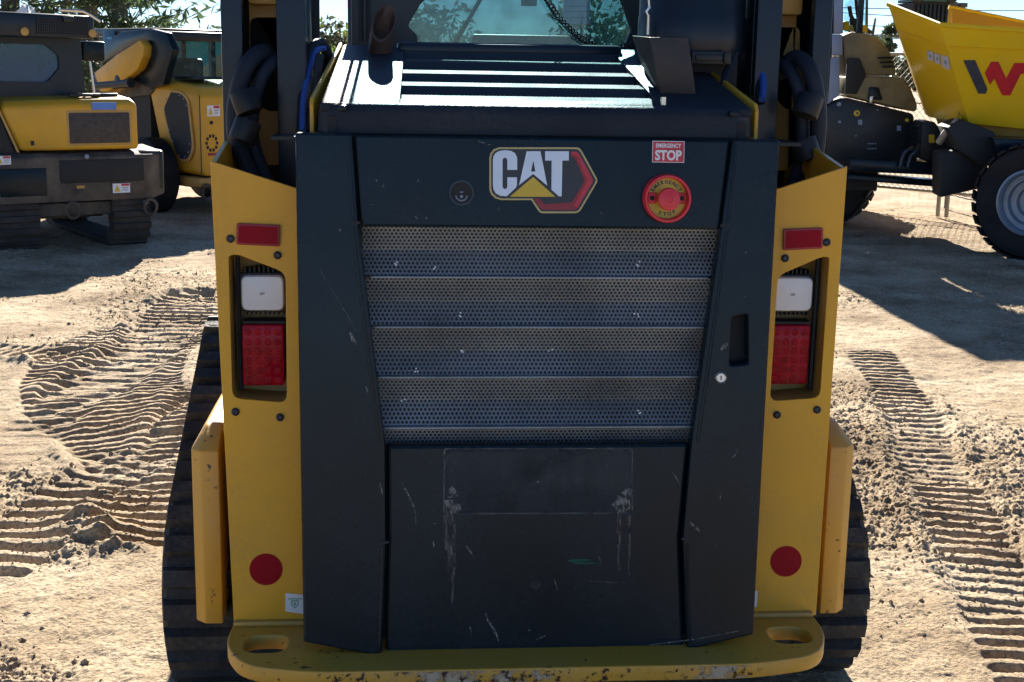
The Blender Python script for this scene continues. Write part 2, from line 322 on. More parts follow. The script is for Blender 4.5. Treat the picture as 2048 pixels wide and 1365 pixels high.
# ------------------------------------------------------------------ trees
def leafmat(name, col, var=.35):
    m = bpy.data.materials.new(name); m.use_nodes = True; nt = m.node_tree; N = nt.nodes; L = nt.links; b = N['Principled BSDF']; b.inputs['Roughness'].default_value = .6
    g = N.new('ShaderNodeNewGeometry'); mr = N.new('ShaderNodeMix'); mr.data_type = 'RGBA'; L.new(g.outputs['Random Per Island'], mr.inputs[0])
    mr.inputs[6].default_value = (*[c*(1-var) for c in col], 1); mr.inputs[7].default_value = (*[c*(1+var) for c in col], 1); L.new(mr.outputs[2], b.inputs['Base Color'])
    t = N.new('ShaderNodeBsdfTranslucent'); L.new(mr.outputs[2], t.inputs[0]); x = N.new('ShaderNodeMixShader'); x.inputs[0].default_value = .4
    L.new(b.outputs[0], x.inputs[1]); L.new(t.outputs[0], x.inputs[2]); L.new(x.outputs[0], N['Material Output'].inputs[0]); MATS[name] = m; return m
PINE = leafmat('pine needles', (.085, .12, .055)); LEAFB = leafmat('bright leaves', (.16, .22, .045)); LEAFO = leafmat('olive leaves', (.10, .105, .06)); LEAFG = leafmat('far leaves', (.085, .11, .055))
BARK = mat('bark', (.12, .095, .075), .9, var=.3, bump=.4, bscale=20)
def leaves(pts, size, m, name, parent, asp=.45, seed=1, droop=0):
    r = np.random.default_rng(seed); n = len(pts); P = np.array(pts, float)
    a = r.normal(size=(n, 3)); a[:, 2] -= droop; a /= np.linalg.norm(a, axis=1)[:, None]; b = r.normal(size=(n, 3)); b -= a*(a*b).sum(1)[:, None]; b /= np.linalg.norm(b, axis=1)[:, None]
    s = size*r.uniform(.6, 1.4, (n, 1)); v = np.stack([P-a*s, P-b*s*asp, P+a*s, P+b*s*asp], 1).reshape(-1, 3)
    me = bpy.data.meshes.new(name); me.from_pydata(v.tolist(), [], np.arange(n*4).reshape(n, 4).tolist()); me.materials.append(m); return link(name, me, parent, 0)
def broad_tree(loc, h, rad, m, label, n, leaf, seed, group=None, trunk=.3, name='leafy_tree', sq=1.0):
    r = random.Random(seed); t = thing(name, label, 'tree', loc, r.random()*6, group)
    b = MB(); b.tube([(0, 0, 0), (.03*h, 0, h*.3), (0, .02*h, h*.6), (.02*h, 0, h*.85)], [.035*h, .028*h, .018*h, .006*h], 7); pts = []
    for i in range(11):
        an = r.random()*6.28; z0 = h*r.uniform(.22, .7); e = Vector((math.cos(an)*rad*r.uniform(.5, .95), math.sin(an)*rad*r.uniform(.5, .95), z0+h*r.uniform(.08, .28)))
        b.tube([(0, 0, z0), (e.x*.5, e.y*.5, z0+(e.z-z0)*.35), e], [.014*h, .009*h, .003*h], 5)
        for q in range(3):
            c = e+Vector((r.gauss(0, rad*.25), r.gauss(0, rad*.25), r.gauss(0, rad*.2*sq))); cr = rad*r.uniform(.22, .42)
            for k in range(n//33):
                v = Vector((r.gauss(0, 1), r.gauss(0, 1), r.gauss(0, 1))).normalized()*cr*r.random()**.4; pts.append(c+Vector((v.x, v.y, v.z*.75)))
    b.build('trunk', BARK, t); leaves(pts, leaf, m, 'crown', t, seed=seed); return t
def conifer(loc, h, rad, label, seed, n=7, group='pines behind the parked machines'):
    r = random.Random(seed); t = thing('pine_tree', label, 'tree', loc, 0, group); b = MB(); b.tube([(0, 0, 0), (0, 0, h*.5), (.1, 0, h)], [.03*h, .02*h, .004*h], 8); pts = []
    z = h*.10
    while z < h*.96:
        L = rad*(1-(z/h)**1.6)*r.uniform(.8, 1.1)+.2
        for k in range(n):
            an = k*6.283/n+r.uniform(-.3, .3); l = L*r.uniform(.65, 1.1); dx, dy = math.cos(an), math.sin(an); br = []
            for j in range(9):
                u = j/8; br.append(Vector((dx*l*u, dy*l*u, z+l*(-.18*u+.42*u*u))))
            b.tube([br[0], br[4], br[8]], [.03, .02, .006], 4)
            for j in range(2, 9):
                u = j/8; fan = .42*l*(1-.45*u)*(u**.5)
                for s in (-1, 1):
                    for q in range(int(2+4*(1-u))):
                        f = r.random(); p = br[j]+Vector((-dy*s*fan*f+dx*.25*f, dx*s*fan*f+dy*.25*f, .25*fan*f*f+r.gauss(0, .05))); pts.append(p)
                pts.append(br[j]+Vector((0, 0, r.gauss(0, .06))))
        z += h*.065
    b.build('trunk', BARK, t); leaves(pts, .15, PINE, 'crown', t, asp=.22, seed=seed); return t
conifer(at(20, 0, 30).xy.to_3d(), 9, 3.4, 'dark pine tree rising over the far left tracked machine, leftmost pine', 3)
conifer(at(175, 0, 33).xy.to_3d(), 10, 3.6, 'dark pine tree over the gap between the two tracked machines', 4)
conifer(at(238, 0, 29).xy.to_3d(), 8, 2.1, 'pine tree with its fanned branch tips against the sky, nearest the loader', 5)
broad_tree(at(685, 0, 17).xy.to_3d(), 2.15, .55, LEAFB, 'bright green leafy bush tree seen left of the loader cab', 1500, .05, 11)
broad_tree(at(684, 0, 26).xy.to_3d(), 2.75, .85, LEAFO, 'olive brown bushy tree behind the bright green bush', 2000, .075, 12)
broad_tree(at(606, 0, 30).xy.to_3d(), 2.0, 1.2, LEAFO, 'low olive shrub beside the loader arm at the skyline', 1600, .08, 13, name='shrub')
broad_tree(at(1750, 0, 26).xy.to_3d(), 3.2, .42, LEAFG, 'narrow dark leafy tree rising behind the dumper cowl', 2600, .07, 14)
broad_tree(at(1795, 0, 70).xy.to_3d(), 2.75, 1.2, LEAFG, 'small far tree on the skyline beyond the wire fence', 2000, .16, 15)
broad_tree(at(1240, 0, 22).xy.to_3d(), 2.6, 1.5, LEAFG, 'round leafy tree seen through the loader cab glass', 3000, .10, 16)
broad_tree(at(900, 0, 24).xy.to_3d(), 2.4, 1.6, LEAFG, 'wide leafy tree seen through the left of the loader cab glass', 3000, .10, 17)

# ------------------------------------------------------------------ shed, fence, car, power lines behind
SHEDM = mat('green shed cladding', (.02, .23, .18), .6, var=.1); ROOFM = mat('pale roof sheet', (.55, .55, .52), .5)
sh = thing('green_shed', 'green clad low shed behind the parked loader at left', 'shed', at(430, 0, 24).xy.to_3d())
b = MB(); b.box(-1.3, .75, 0, 3, 0, 2.0); b.build('wall', SHEDM, sh)
b = MB(); b.prism([(-1.42, -.15, 2.003), (.87, -.15, 2.003), (.87, -.15, 2.06), (-1.42, -.15, 2.06)], (0, 3.3, 0)); b.build('roof', SHEDM, sh)
g0 = at(45, 0, 26); gz = at(45, 34, 26).z; gt = at(45, 9, 26).z
sh = thing('white_gable_house', 'small building with a pale triangular gable behind the far left machine', 'house', g0.xy.to_3d())
b = MB(); b.box(-.13, .13, 0, .5, 0, gz); b.build('wall', ROOFM, sh)
b = MB(); b.prism([(-.17, -.1, gz+.004), (.17, -.1, gz+.004), (0.02, -.1, gt)], (0, .7, 0)); b.build('roof', WHITE, sh)

FENM = mat('galvanised steel', (.33, .31, .28), .5, metal=.3, dust=.4)
fa, fb = gr(1690, 414), gr(2048, 452); fd = (fb-fa).normalized(); fo = fa-fd*1.6; FL = 7.2
fn = thing('wire_fence', 'chain link fence of thin posts and rails behind the dumper', 'fence', fo, math.atan2(fd.y, fd.x))
HF = 1.80
b = MB()
sp = .075; n = int((FL+HF)/sp)
for s in (0, 1):
    for i in range(n):
        x0 = i*sp-HF; za, zb = .28, HF; xa, xb = (x0, x0+HF-.28) if s == 0 else (x0+HF-.28, x0)
        def cut(x, xo, zo, xp, zp): return zo+(x-xo)*(zp-zo)/(xp-xo)
        pa, pb = [xa, za], [xb, zb]
        for p, q in ((pa, pb), (pb, pa)):
            for lim in (0, FL):
                if (lim == 0 and p[0] < 0) or (lim == FL and p[0] > FL): p[1] = cut(lim, pa[0], pa[1], pb[0], pb[1]) if pa[0] != pb[0] else p[1]; p[0] = lim
        if abs(pa[0]-pb[0]) > .01: b.tube([(pa[0], .004*s, pa[1]), (pb[0], .004*s, pb[1])], .0032, 3, caps=False)
b.build('wire_mesh', FENM, fn)
for z in (.28, .62, HF):
    b = MB(); b.tube([(0, 0, z), (FL, 0, z)], .018, 8); b.build('rail', FENM, fn)
L0 = (gr(1886, 432)-fo).length
for x in (.05, L0-2.4, L0, L0+.11, L0+2.4, FL-.05):
    b = MB(); b.tube([(x, .02, 0), (x, .02, HF+.05)], .024, 8); b.build('post', FENM, fn)

CARP = mat('silver blue car paint', (.42, .55, .68), .3, metal=.3, coat=.5)
cp = at(1812, 175, 110); car = thing('parked_car', 'small pale blue car parked far beyond the wire fence', 'car', (cp.x, cp.y, 0), R(8))
prof = [(-2.1, .35), (-2.15, .75), (-1.6, .95), (-.9, 1.45), (.6, 1.48), (1.35, .98), (2.0, .85), (2.1, .4)]
b = MB(); b.prism([(x, -.85, z) for x, z in prof], (0, 1.7, 0)); b.build('body', CARP, car, bevel=.08)
b = MB(); b.prism([(x, -.87, z) for x, z in [(-1.4, .98), (-.85, 1.38), (.55, 1.4), (1.15, 1.0)]], (0, .03, 0)); b.build('side_window', DARK, car)
for x in (-1.35, 1.3):
    for y in (-.86, .68):
        b = MB(); b.lathe([(.2, 0), (.33, .01), (.33, .16), (.2, .18)], (x, y+.18, .33)); b.build('wheel', TYRE, car)
pp = at(1783, 60, 40); WIRE = mat('power cable', (.05, .055, .06), .6); POLEM = mat('grey pole', (.30, .31, .32), .7)
po = thing('power_pole', 'thin grey power pole on the skyline beside the yellow skip', 'power pole', (pp.x, pp.y, 0))
b = MB(); b.tube([(0, 0, 0), (0, 0, at(1783, 60, 40).z)], [.07, .05], 8); b.build('pole', POLEM, po)
b = MB(); b.box(-.5, .5, -.05, .05, pp.z-.25, pp.z-.15); b.build('crossarm', POLEM, po)
for y0, y1, dd, lab in ((18, 17, 40, 'highest'), (25, 50, 44, 'second'), (53, 52, 40.5, 'third'), (77, 77, 41, 'lowest')):
    a, c = at(1600, y0-4, dd), at(2300, y1+4, dd+2); m_ = (a+c)/2-Vector((0, 0, .06))
    b = MB(); b.tube(spline([a, m_, c], 8), .014, 5); tag(b.build('power_line', WIRE), lab+' power cable crossing the sky behind the yellow skip', 'power line', 'power cables')
def scuffmat(name, col, lo, hi, scale, stretch=(1, 1, 1), amt=1.0):
    m = bpy.data.materials.new(name); m.use_nodes = True; nt = m.node_tree; N = nt.nodes; L = nt.links; bs = N['Principled BSDF']; bs.inputs['Base Color'].default_value = (*col, 1); bs.inputs['Roughness'].default_value = .8
    tc = N.new('ShaderNodeTexCoord'); mp = N.new('ShaderNodeMapping'); mp.inputs['Scale'].default_value = stretch; L.new(tc.outputs['Object'], mp.inputs[0]); no = N.new('ShaderNodeTexNoise'); no.inputs['Scale'].default_value = scale; no.inputs['Detail'].default_value = 8; no.inputs['Roughness'].default_value = .7; L.new(mp.outputs[0], no.inputs['Vector'])
    mr = N.new('ShaderNodeMapRange'); mr.inputs[1].default_value = lo; mr.inputs[2].default_value = hi; mr.inputs[4].default_value = amt; L.new(no.outputs[0], mr.inputs[0]); L.new(mr.outputs[0], bs.inputs['Alpha']); MATS[name] = m; return m
# ------------------------------------------------------------------ the compact track loader
LD = thing('compact_track_loader', 'yellow and black compact track loader seen close from behind, filling the foreground', 'track loader', (0, 0, 0))
YF = 0.0
def tilt(o): # follow the forward lean of the rear plates: shear y by z
    for v in o.data.vertices: v.co.y += lean(v.co.z)
    return o
for s in (-1, 1):
    L_ = s < 0
    def px(l, r): return l if L_ else r
    P = lambda pts: [((p.x), p.z) for p in (onpl(a, b, Vector((0, lean(.8), .8)), Vector((0, 1, -.04)).normalized()) for a, b in pts)]
    out = P(px([(420, 322), (590, 376)], [(1695, 333), (1555, 376)]))
    xo = s*.72; xi = s*.47
    oc = P([px((420, 322), (1695, 333))])[0]; ob = (s*.70, .299); ic = P([px((590, 376), (1557, 378))])[0]
    ic2 = (xi, ic[1]+(ic[1]-oc[1])/abs(ic[0]-oc[0])*abs(ic[0]-xi)*.0)
    outline = [oc, ob, (xi, ob[1]-.0), ic2, ic]
    hole = rnd(P(px([(457, 512), (474, 509), (571, 546), (574, 806), (465, 797)], [(1659, 514), (1642, 515), (1556, 552), (1540, 803), (1640, 796)])), .02, 4)
    tw = tilt(rplate('side_tower', [outline, hole], 0, .010, YEL, LD, .0015))
    # side wall, lamp recess
    wx = lambda z: ob[0]+(oc[0]-ob[0])*(z-ob[1])/(oc[1]-ob[1]); b = MB(); b.prism([(wx(z)-s*.001, y, z) for y, z in ((.0105+lean(ob[1]), ob[1]), (.0105+lean(oc[1]), oc[1]-.004), (.28, oc[1]+.030), (.50, oc[1]-.05), (.55, .62), (.5, ob[1]))], (-s*.010, 0, 0)); b.build('side_wall', YEL, tw)
    b = MB(); ri = [Vector((x, .0102+lean(z), z)) for x, z in hole]; rb = [Vector((x, .105+lean(z), z)) for x, z in hole]; b.loft([ri, rb], caps=False); b.face([b.bm.verts.new(p) for p in rb]); b.build('lamp_recess', OLD, tw, smooth=0)
    b = MB(); e = P([px((470, 520), (1650, 520)), px((478, 790), (1632, 790))]); b.tube([(e[0][0], .05+lean(e[0][1]), e[0][1]), (e[1][0], .05+lean(e[1][1]), e[1][1])], .006, 6); b.build('lamp_cable', DARK, tw)
    # work lamp
    lc = P([px((522, 592), (1593, 594))])[0]; hw, hh = .054, .046
    wl = MB(); wl.prism([(x+lc[0], .045+lean(lc[1]), z+lc[1]) for x, z in rnd([(-hw, -hh), (hw, -hh), (hw*1.0, hh), (-hw, hh)], .016)], (0, .05, 0)); wl_o = wl.build('work_lamp', PLAST, LD, bevel=.003)
    b = MB()
    for k in range(9):
        x = lc[0]-.042+k*.0105; b.box(x, x+.004, .05+lean(lc[1]), .095+lean(lc[1]), lc[1]+.044, lc[1]+.060-abs(k-4)*.0016); b.box(x, x+.004, .045+lean(lc[1]), .095+lean(lc[1]), lc[1]-.053, lc[1]-.044)
    b.build('cooling_fin', PLAST, wl_o)
    b = MB(); b.loft([[(x*q+lc[0], yy+lean(lc[1]), z*q+lc[1]) for x, z in rnd([(-.049, -.041), (.049, -.041), (.049, .041), (-.049, .041)], .016)] for q, yy in ((1, .046), (.99, .036), (.93, .031), (.86, .030))]); b.build('lens', WLENS, wl_o, bevel=0)
    text('lens_mark', 'CAT', XZ(.0295+lean(lc[1]), lc), .011, .0055, BDEC, wl_o, .03)
    # tail lamp with its grid of diodes
    tc_ = P([px((525, 717), (1588, 716))])[0]; ty = .03+lean(tc_[1])
    b = MB(); b.box(tc_[0]-.050, tc_[0]+.046, ty, ty+.06, tc_[1]-.072, tc_[1]+.072); tl = b.build('tail_lamp', REDL, LD, bevel=.006)
    b = MB(); b.box(tc_[0]-.046, tc_[0]+.048, ty+.012, ty+.058, tc_[1]+.0725, tc_[1]+.078); b.build('lamp_rim', PLAST, tl)
    b = MB()
    for i in range(4):
        for j in range(6): b.lathe([(.0088, -.001), (.0084, .0008), (.0066, .0014), (.0058, .0004), (.0030, .0004), (.0016, .0016)], (tc_[0]-.035+i*.0222, ty, tc_[1]-.058+j*.0225), n=12)
    b.build('diode_lens', REDL, tl)
    # reflector, bolts, red disc
    rc = P(px([(474, 446), (561, 450), (560, 493), (473, 489)], [(1566, 458), (1645, 455), (1644, 497), (1565, 501)]))
    b = MB(); b.prism([(x, lean(z)-.007, z) for x, z in rnd(rc, .005)], (0, .0065, 0)); b.build('reflector', REDK, tw, bevel=.0015)
    cx_ = sum(p[0] for p in rc)/4; cz_ = sum(p[1] for p in rc)/4
    b = MB(); b.prism([(cx_+(x-cx_)*.9, lean(z)-.0078, cz_+(z-cz_)*.8) for x, z in rnd(rc, .004)], (0, .0007, 0)); b.build('reflector_face', RED, tw)
    for q in px([(461, 478), (555, 511), (471, 824), (560, 835)], [(1653, 485), (1570, 517), (1634, 820), (1554, 830)]):
        x, z = P([q])[0]; b = MB(); b.lathe([(.0095, 0), (.0095, .001), (.0088, .004), (.0055, .0062), (.005, .003), (.0005, .003)], (x, lean(z)-.0003, z), n=16); b.build('bolt', BOLT, tw)
    x, z = P([px((532, 1139), (1572, 1123))])[0]; tilt(rplate('red_disc', [circ(x, z, .0385)], -.0014, .0012, RED, tw, 0))
    if L_:
        q = P([(571, 1186), (608, 1190), (608, 1228), (571, 1223)]); tilt(rplate('sticker', [rnd(q, .004)], -.0016, .001, WHITE, tw)); c = ((q[0][0]+q[1][0])/2, (q[0][1]+q[2][1])/2)
        sh_ = [(-.009, .008), (.009, .008), (.008, -.003), (0, -.012), (-.008, -.003)]; shi = [(x*.78, z*.78) for x, z in sh_]
        tilt(rplate('sticker_mark', [[(c[0]+x, c[1]+z) for x, z in sh_], [(c[0]+x, c[1]+z) for x, z in shi]], -.0022, .0006, GREEN, tw))
        text('sticker_mark', 'S', XZ(-.0022+lean(c[1]), c), None, .009, GREEN, tw)
        b = MB()
        for k in range(7): b.box(c[0]-.015+k*.0046, c[0]-.0118+k*.0046, lean(c[1])-.0022, lean(c[1])-.0017, c[1]+.010+(.001 if k % 2 else 0), c[1]+.0125+(.001 if k % 2 else 0))
        b.build('sticker_mark', GREEN, tw)
    else:
        q = P([(1506, 1182), (1515, 1182), (1513, 1214), (1506, 1214)]); tilt(rplate('sticker', [q], -.0016, .001, WHITE, tw))
    # yellow frame box beside the tower
    b = MB(); x0, x1 = sorted((s*.735, s*.803)); bx_ = b.loft([[(s*.736, .06, .268), (s*.778, .06, .268), (s*.803, .085, .268), (s*.803, .5, .268), (s*.736, .5, .268)], [(s*.736, .06, .700), (s*.778, .06, .700), (s*.803, .085, .700), (s*.803, .5, .700), (s*.736, .5, .700)], [(s*.736, .14, .742), (s*.770, .14, .742), (s*.778, .16, .742), (s*.778, .5, .742), (s*.736, .5, .742)]])
    b.build('frame_box', YELC, LD, bevel=.004)
    # rubber track: raised drive sprocket at the front of the rear slope
    xa, xb = s*.545, s*.90
    def loop(off, n=200):
        cs = [(.42, .265, .262), (1.02, .60, .215), (1.85, .265, .262)]; pts = []
        def arc(c, a0, a1, k): return [(c[0]+(c[2]+off)*math.cos(a0+(a1-a0)*i/k), c[1]+(c[2]+off)*math.sin(a0+(a1-a0)*i/k)) for i in range(k+1)]
        def ang(c, d):   # outer tangent direction for clockwise hull
            dx, dy = d[0]-c[0], d[1]-c[1]; D = math.hypot(dx, dy); return math.atan2(dy, dx)+math.acos((c[2]-d[2])/D)
        a1 = ang(cs[0], cs[1]); a2 = ang(cs[1], cs[2])
        return arc(cs[0], R(270), R(180), 14)[:-1]+arc(cs[0], R(180), a1, 10)+arc(cs[1], a1, a2, 16)+arc(cs[2], a2, R(-90), 22)
    lo_, li = loop(0), loop(-.035)
    b = MB()
    bw = .012
    rings = []
    for o_, i_ in zip(lo_, li):
        ox = Vector((0, o_[0], o_[1])); ix = Vector((0, i_[0], i_[1])); mid = ox.lerp(ix, .35)
        rings.append([Vector((xa, *ix.yz)), Vector((xa, *mid.yz)), Vector((xa+s*bw, *ox.yz)), Vector((xb-s*.014, *ox.yz)), Vector((xb, *mid.yz)), Vector((xb, *ix.yz))])
    b.loft(rings+[rings[0]], caps=False)
    # tread bars across the belt
    pts = [Vector((0, y, z)) for y, z in lo_]+[Vector((0, *lo_[0]))]; acc = 0; nxt = .02
    for p, q in zip(pts, pts[1:]):
        l = (q-p).length
        while nxt < acc+l:
            u = (nxt-acc)/l; c = p.lerp(q, u); t = (q-p).normalized(); nrm = Vector((0, -t.z, t.y)); nrm = nrm if nrm.dot(c-Vector((0, .95, .35))) > 0 else -nrm
            for x0, x1 in ((xa+s*.01, xa+s*.16), (xa+s*.168, xb-s*.002)):
                A, B_ = (x0, x1)
                base = [Vector((A, *(c-t*.027-nrm*.004).yz)), Vector((B_, *(c-t*.027-nrm*.004).yz)), Vector((B_, *(c+t*.027-nrm*.004).yz)), Vector((A, *(c+t*.027-nrm*.004).yz))]
                top = [Vector((A+s*.004, *(c-t*.020+nrm*.026).yz)), Vector((B_-s*.008, *(c-t*.020+nrm*.026).yz)), Vector((B_-s*.008, *(c+t*.020+nrm*.026).yz)), Vector((A+s*.004, *(c+t*.020+nrm*.026).yz))]
                b.loft([base, top])
            nxt += .0785
        acc += l
    tr = b.build('rubber_track', RUB, LD, smooth=30)
    for cy, cz, r in ((.42, .265, .22), (1.02, .60, .17), (1.85, .265, .22), (.82, .14, .10), (1.13, .14, .10), (1.44, .14, .10)):
        b = MB(); b.lathe([(.04, -.12), (r, -.12), (r, -.04), (r*.7, -.03), (r*.7, .03), (r, .04), (r, .12), (.04, .12)], (s*.715, cy, cz), (1, 0, 0)); b.build('track_wheel', FRAME, LD)
    b = MB(); b.box(*sorted((s*.50, s*.70)), .35, 1.7, .12, .40); b.build('track_frame', FRAME, LD, bevel=.02)
    # loader uprights, yellow brace, hoses
    def upr(x0, x1, Y, z0, z1, dy, m, nm='lift_arm_plate'):
        b = MB(); b.box(min(x0, x1), max(x0, x1), Y, Y+dy, z0, z1); return b.build(nm, m, LD, bevel=.004)
    YA = .42
    xo0, xo1 = at(px(443, 1660), 120, YA).x, at(px(486, 1624), 120, YA).x
    xi0, xi1 = at(px(555, 1556), 120, YA).x, at(px(613, 1507), 120, YA).x
    upr(xo0, xo1, YA, 1.05, 2.02, .035, CABM); upr(xo0, xo0-s*.014, YA+.04, 1.05, 2.02, .28, CABM)
    upr(xi0, xi1, YA-.02, .95, 2.02, .035, CABM); upr(xi1-s*.0, xi1+s*.012, YA+.02, .95, 2.02, .30, CABM)
    ya = YA+.16
    hl = rnd(rl(px([(500, 36), (600, 36), (600, 98), (500, 104)], [(1600, 54), (1500, 54), (1500, 112), (1600, 112)]), ya), .018)
    h2 = circ(*(lambda p: (p.x, p.z))(at(px(545, 1590), 160, ya)), .058, 30)
    fr_ = [(xo1-s*.0, at(500, 330, ya).z), (xi0+s*.0, at(500, 330, ya).z), (xi0, 2.0), (xo1, 2.0)]
    rplate('brace_plate', [fr_, hl, [(x, (z-h2[0][1])*1.25+h2[0][1]-.01) for x, z in h2]], ya, .012, OLD, LD, .001)
    upr(xo0+s*.004, xi1-s*.016, ya+.13, 1.0, 2.0, .02, DARK, 'arm_back_plate')
    b = MB(); zt = at(500, 10, ya-.06).z; b.box(*sorted((xo1-s*.003, xi0+s*.003)), ya-.07, ya-.005, zt, zt+.1); b.build('cross_tube', OLD, LD, bevel=.012)
    q = [px((560, 135), (1556, 150)), px((528, 104), (1592, 116)), px((494, 132), (1622, 146)), px((474, 195), (1636, 215)), px((470, 260), (1634, 290)), px((488, 320), (1620, 350)), px((520, 385), (1600, 400))]; YQ = [.47, .43, .37, .35, .34, .33, .30]
    b = MB(); b.tube(spline([at(x, y, YQ[i]) for i, (x, y) in enumerate(q)], 7), .021, 12); b.build('hose_sleeve', HOSE, LD)
    b = MB(); b.tube(spline([at(x+px(34, -32), y+14, YQ[i]+.02) for i, (x, y) in enumerate(q)], 7), .017, 12); b.build('hose_sleeve', HOSE, LD)
    b = MB(); b.tube(spline([at(x+px(-9, 8), y-6, YQ[i+1]+.02) for i, (x, y) in enumerate(q[1:-1])], 7), .010, 10); b.build('hose', HOSE, LD)
    for k, (cx0, cy0) in enumerate((px((478, 205), (1630, 212)), px((476, 262), (1626, 300)))):
        c0 = at(cx0+px(14, -14), cy0, .29); b = MB(); d = Vector((s*-.018*(1-2*k), -.01, -.05)); b.tube([c0-d*.5, c0+d*.5], .033, 14); b.build('hose_clamp', PLAST, LD, bevel=.003)
    q = px([(655, 150), (656, 112), (640, 88), (620, 105), (608, 170), (603, 262)], [(1478, 140), (1484, 105), (1500, 90), (1516, 110), (1522, 150), (1520, 205)])
    b = MB(); b.tube(spline([at(x, y, .62-.05*i) for i, (x, y) in enumerate(q)], 8), .0135, 10); b.build('hose', HOSE, LD)
    q = px([(648, 97), (630, 104), (616, 150), (607, 205), (605, 262)], [(1503, 92), (1516, 104), (1523, 140), (1527, 170), (1524, 200)])
    b = MB(); b.tube(spline([at(x, y, .52-.05*i) for i, (x, y) in enumerate(q)], 8), .0085, 10); b.build('hose', BLUE, LD, label='blue hose arching up')
    q = px([(640, 110), (632, 180), (622, 230), (614, 262)], [(1470, 105), (1462, 130), (1452, 150), (1448, 168)])
    b = MB(); b.tube(spline([at(x, y, .42-.03*i) for i, (x, y) in enumerate(q)], 8), .011, 8); b.build('hose', HOSE, LD)
    # yellow hood side panel
    b = MB(); X = s*.503; X2 = s*.468; b.prism([(X, .05, 1.30), (X, .052, 1.506), (X, .065, 1.522), (X2, .74, 1.652), (X2, .74, 1.30)], (s*.009, 0, 0)); b.build('hood_side_panel', YEL, LD, bevel=.002)
    b = MB(); b.box(*sorted((s*.50, s*.59)), -.035, .10, 1.432, 1.440) ; b.build('shelf_plate', BLK, LD)
# main body behind the door, belly
b = MB(); b.box(-.46, .46, .075, 1.6, .22, 1.40); b.build('engine_bay', DARK, LD)
b = MB(); b.box(-.47, .47, -.006, .06, 1.402, 1.485); b.build('light_gap_filler', DARK, LD)  # added dark filler, blocks the light showing between hood and door
b = MB(); b.box(-.52, .52, .45, 1.75, .20, 1.10); b.build('chassis', FRAME, LD)
# rear bumper
def bz(pts): return [(p.x, p.y) for p in (gr(a, c, .30) for a, c in pts)]
ol = rnd([(-.700, .03), (-.708, -.13), (-.655, -.245), (-.50, -.285), (.48, -.285), (.640, -.245), (.692, -.13), (.692, .03)], .06, 6)
sl = lambda cx, cy: rnd([(cx-.049, cy-.047), (cx+.049, cy-.047), (cx+.049, cy+.047), (cx-.049, cy+.047)], .038, 6)
bp_ = plate('bumper', [ol, sl(-.615, -.130), sl(.602, -.132)], .036, Matrix.Translation((0, 0, .282)), YELC, LD, .004)
b = MB(); b.box(-.70, -.46, -.035, -.012, .2995, .312); b.box(.46, .69, -.035, -.012, .2995, .312); b.build('weld_strip', OLD, bp_, bevel=.005)

WORN = scuffmat('worn bare edge', (.50, .40, .28), .46, .56, 26, (1, 1, 1), .9); RUSTC = scuffmat('rust chips', (.07, .032, .018), .56, .60, 45, (1, 1, 1), .95)
for x0, x1, m, dy in ((-.30, .02, WORN, .0008), (.34, .47, WORN, .0008), (-.49, .475, RUSTC, .0014)):
    b = MB(); b.box(x0, x1, -.285-dy-.0004, -.285-dy, .268, .2965); b.build('worn_edge', m, bp_)
# ---- rear door
YD = -.062
KD = .115                                # the door's foot stands further out than its top
def tl(z): return KD*(z-1.45)
def at_(px, py, y):
    n = Vector((0, 1, -KD)).normalized(); q = onpl(px, py, Vector((0, y+tl(1.0), 1.0)), n); return Vector((q.x, y, q.z))
N0 = set(C.objects)
def rl(pts, Y): return [(p.x, p.z) for p in (at_(px, py, Y) for px, py in pts)]
D = lambda pts, y=YD: rl(pts, y)
door = thing('rear_door', None, None, (0, 0, 0)); door.parent = LD
TOPL, TOPR = at_(590, 266, YD), at_(1560, 281, YD)
sideL = D([(590, 266), (704, 268), (716, 446), (770, 890), (771, 1083), (764, 1308), (745, 1311), (607, 1285)])
sideR = D([(1560, 281), (1507, 1270), (1394, 1297), (1374, 1297), (1366, 1080), (1383, 888), (1443, 452), (1466, 279)])
slot = rnd(D([(1464, 634), (1496, 630), (1497, 728), (1459, 731)]), .008)
for nm, o_, holes in (('side_panel', sideL, []), ('side_panel', sideR, [slot])):
    rplate(nm, [rnd(o_, .006, 3)]+holes, YD, .040, BLK, door, .005)
b = MB(); b.box(slot[0][0]-.035, slot[0][0]+.045, YD+.045, YD+.05, min(z for x, z in slot)-.01, max(z for x, z in slot)+.01); b.build('handle_recess', DARK, door)
top = D([(708, 270), (1463, 281), (1441, 461), (722, 455)]); rplate('top_panel', [rnd(top, .008, 3)], YD+.010, .028, BLK, door, .006)
bot = D([(775, 893), (1378, 889), (1361, 1080), (1369, 1299), (771, 1311), (776, 1083)], YD+.01); rplate('lower_panel', [rnd(bot, .006, 3)], YD+.016, .028, BLK, door, .008)
b = MB(); b.box(-.45, .45, YD+.046, YD+.05, at_(1000, 1300, YD).z+.01, at_(1000, 900, YD).z); b.build('inner_frame', DARK, door)
b = MB(); b.box(-.48, .48, YD+.042, YD+.05, at_(1000, 450, YD).z, at_(1000, 275, YD).z); b.build('inner_frame', DARK, door)
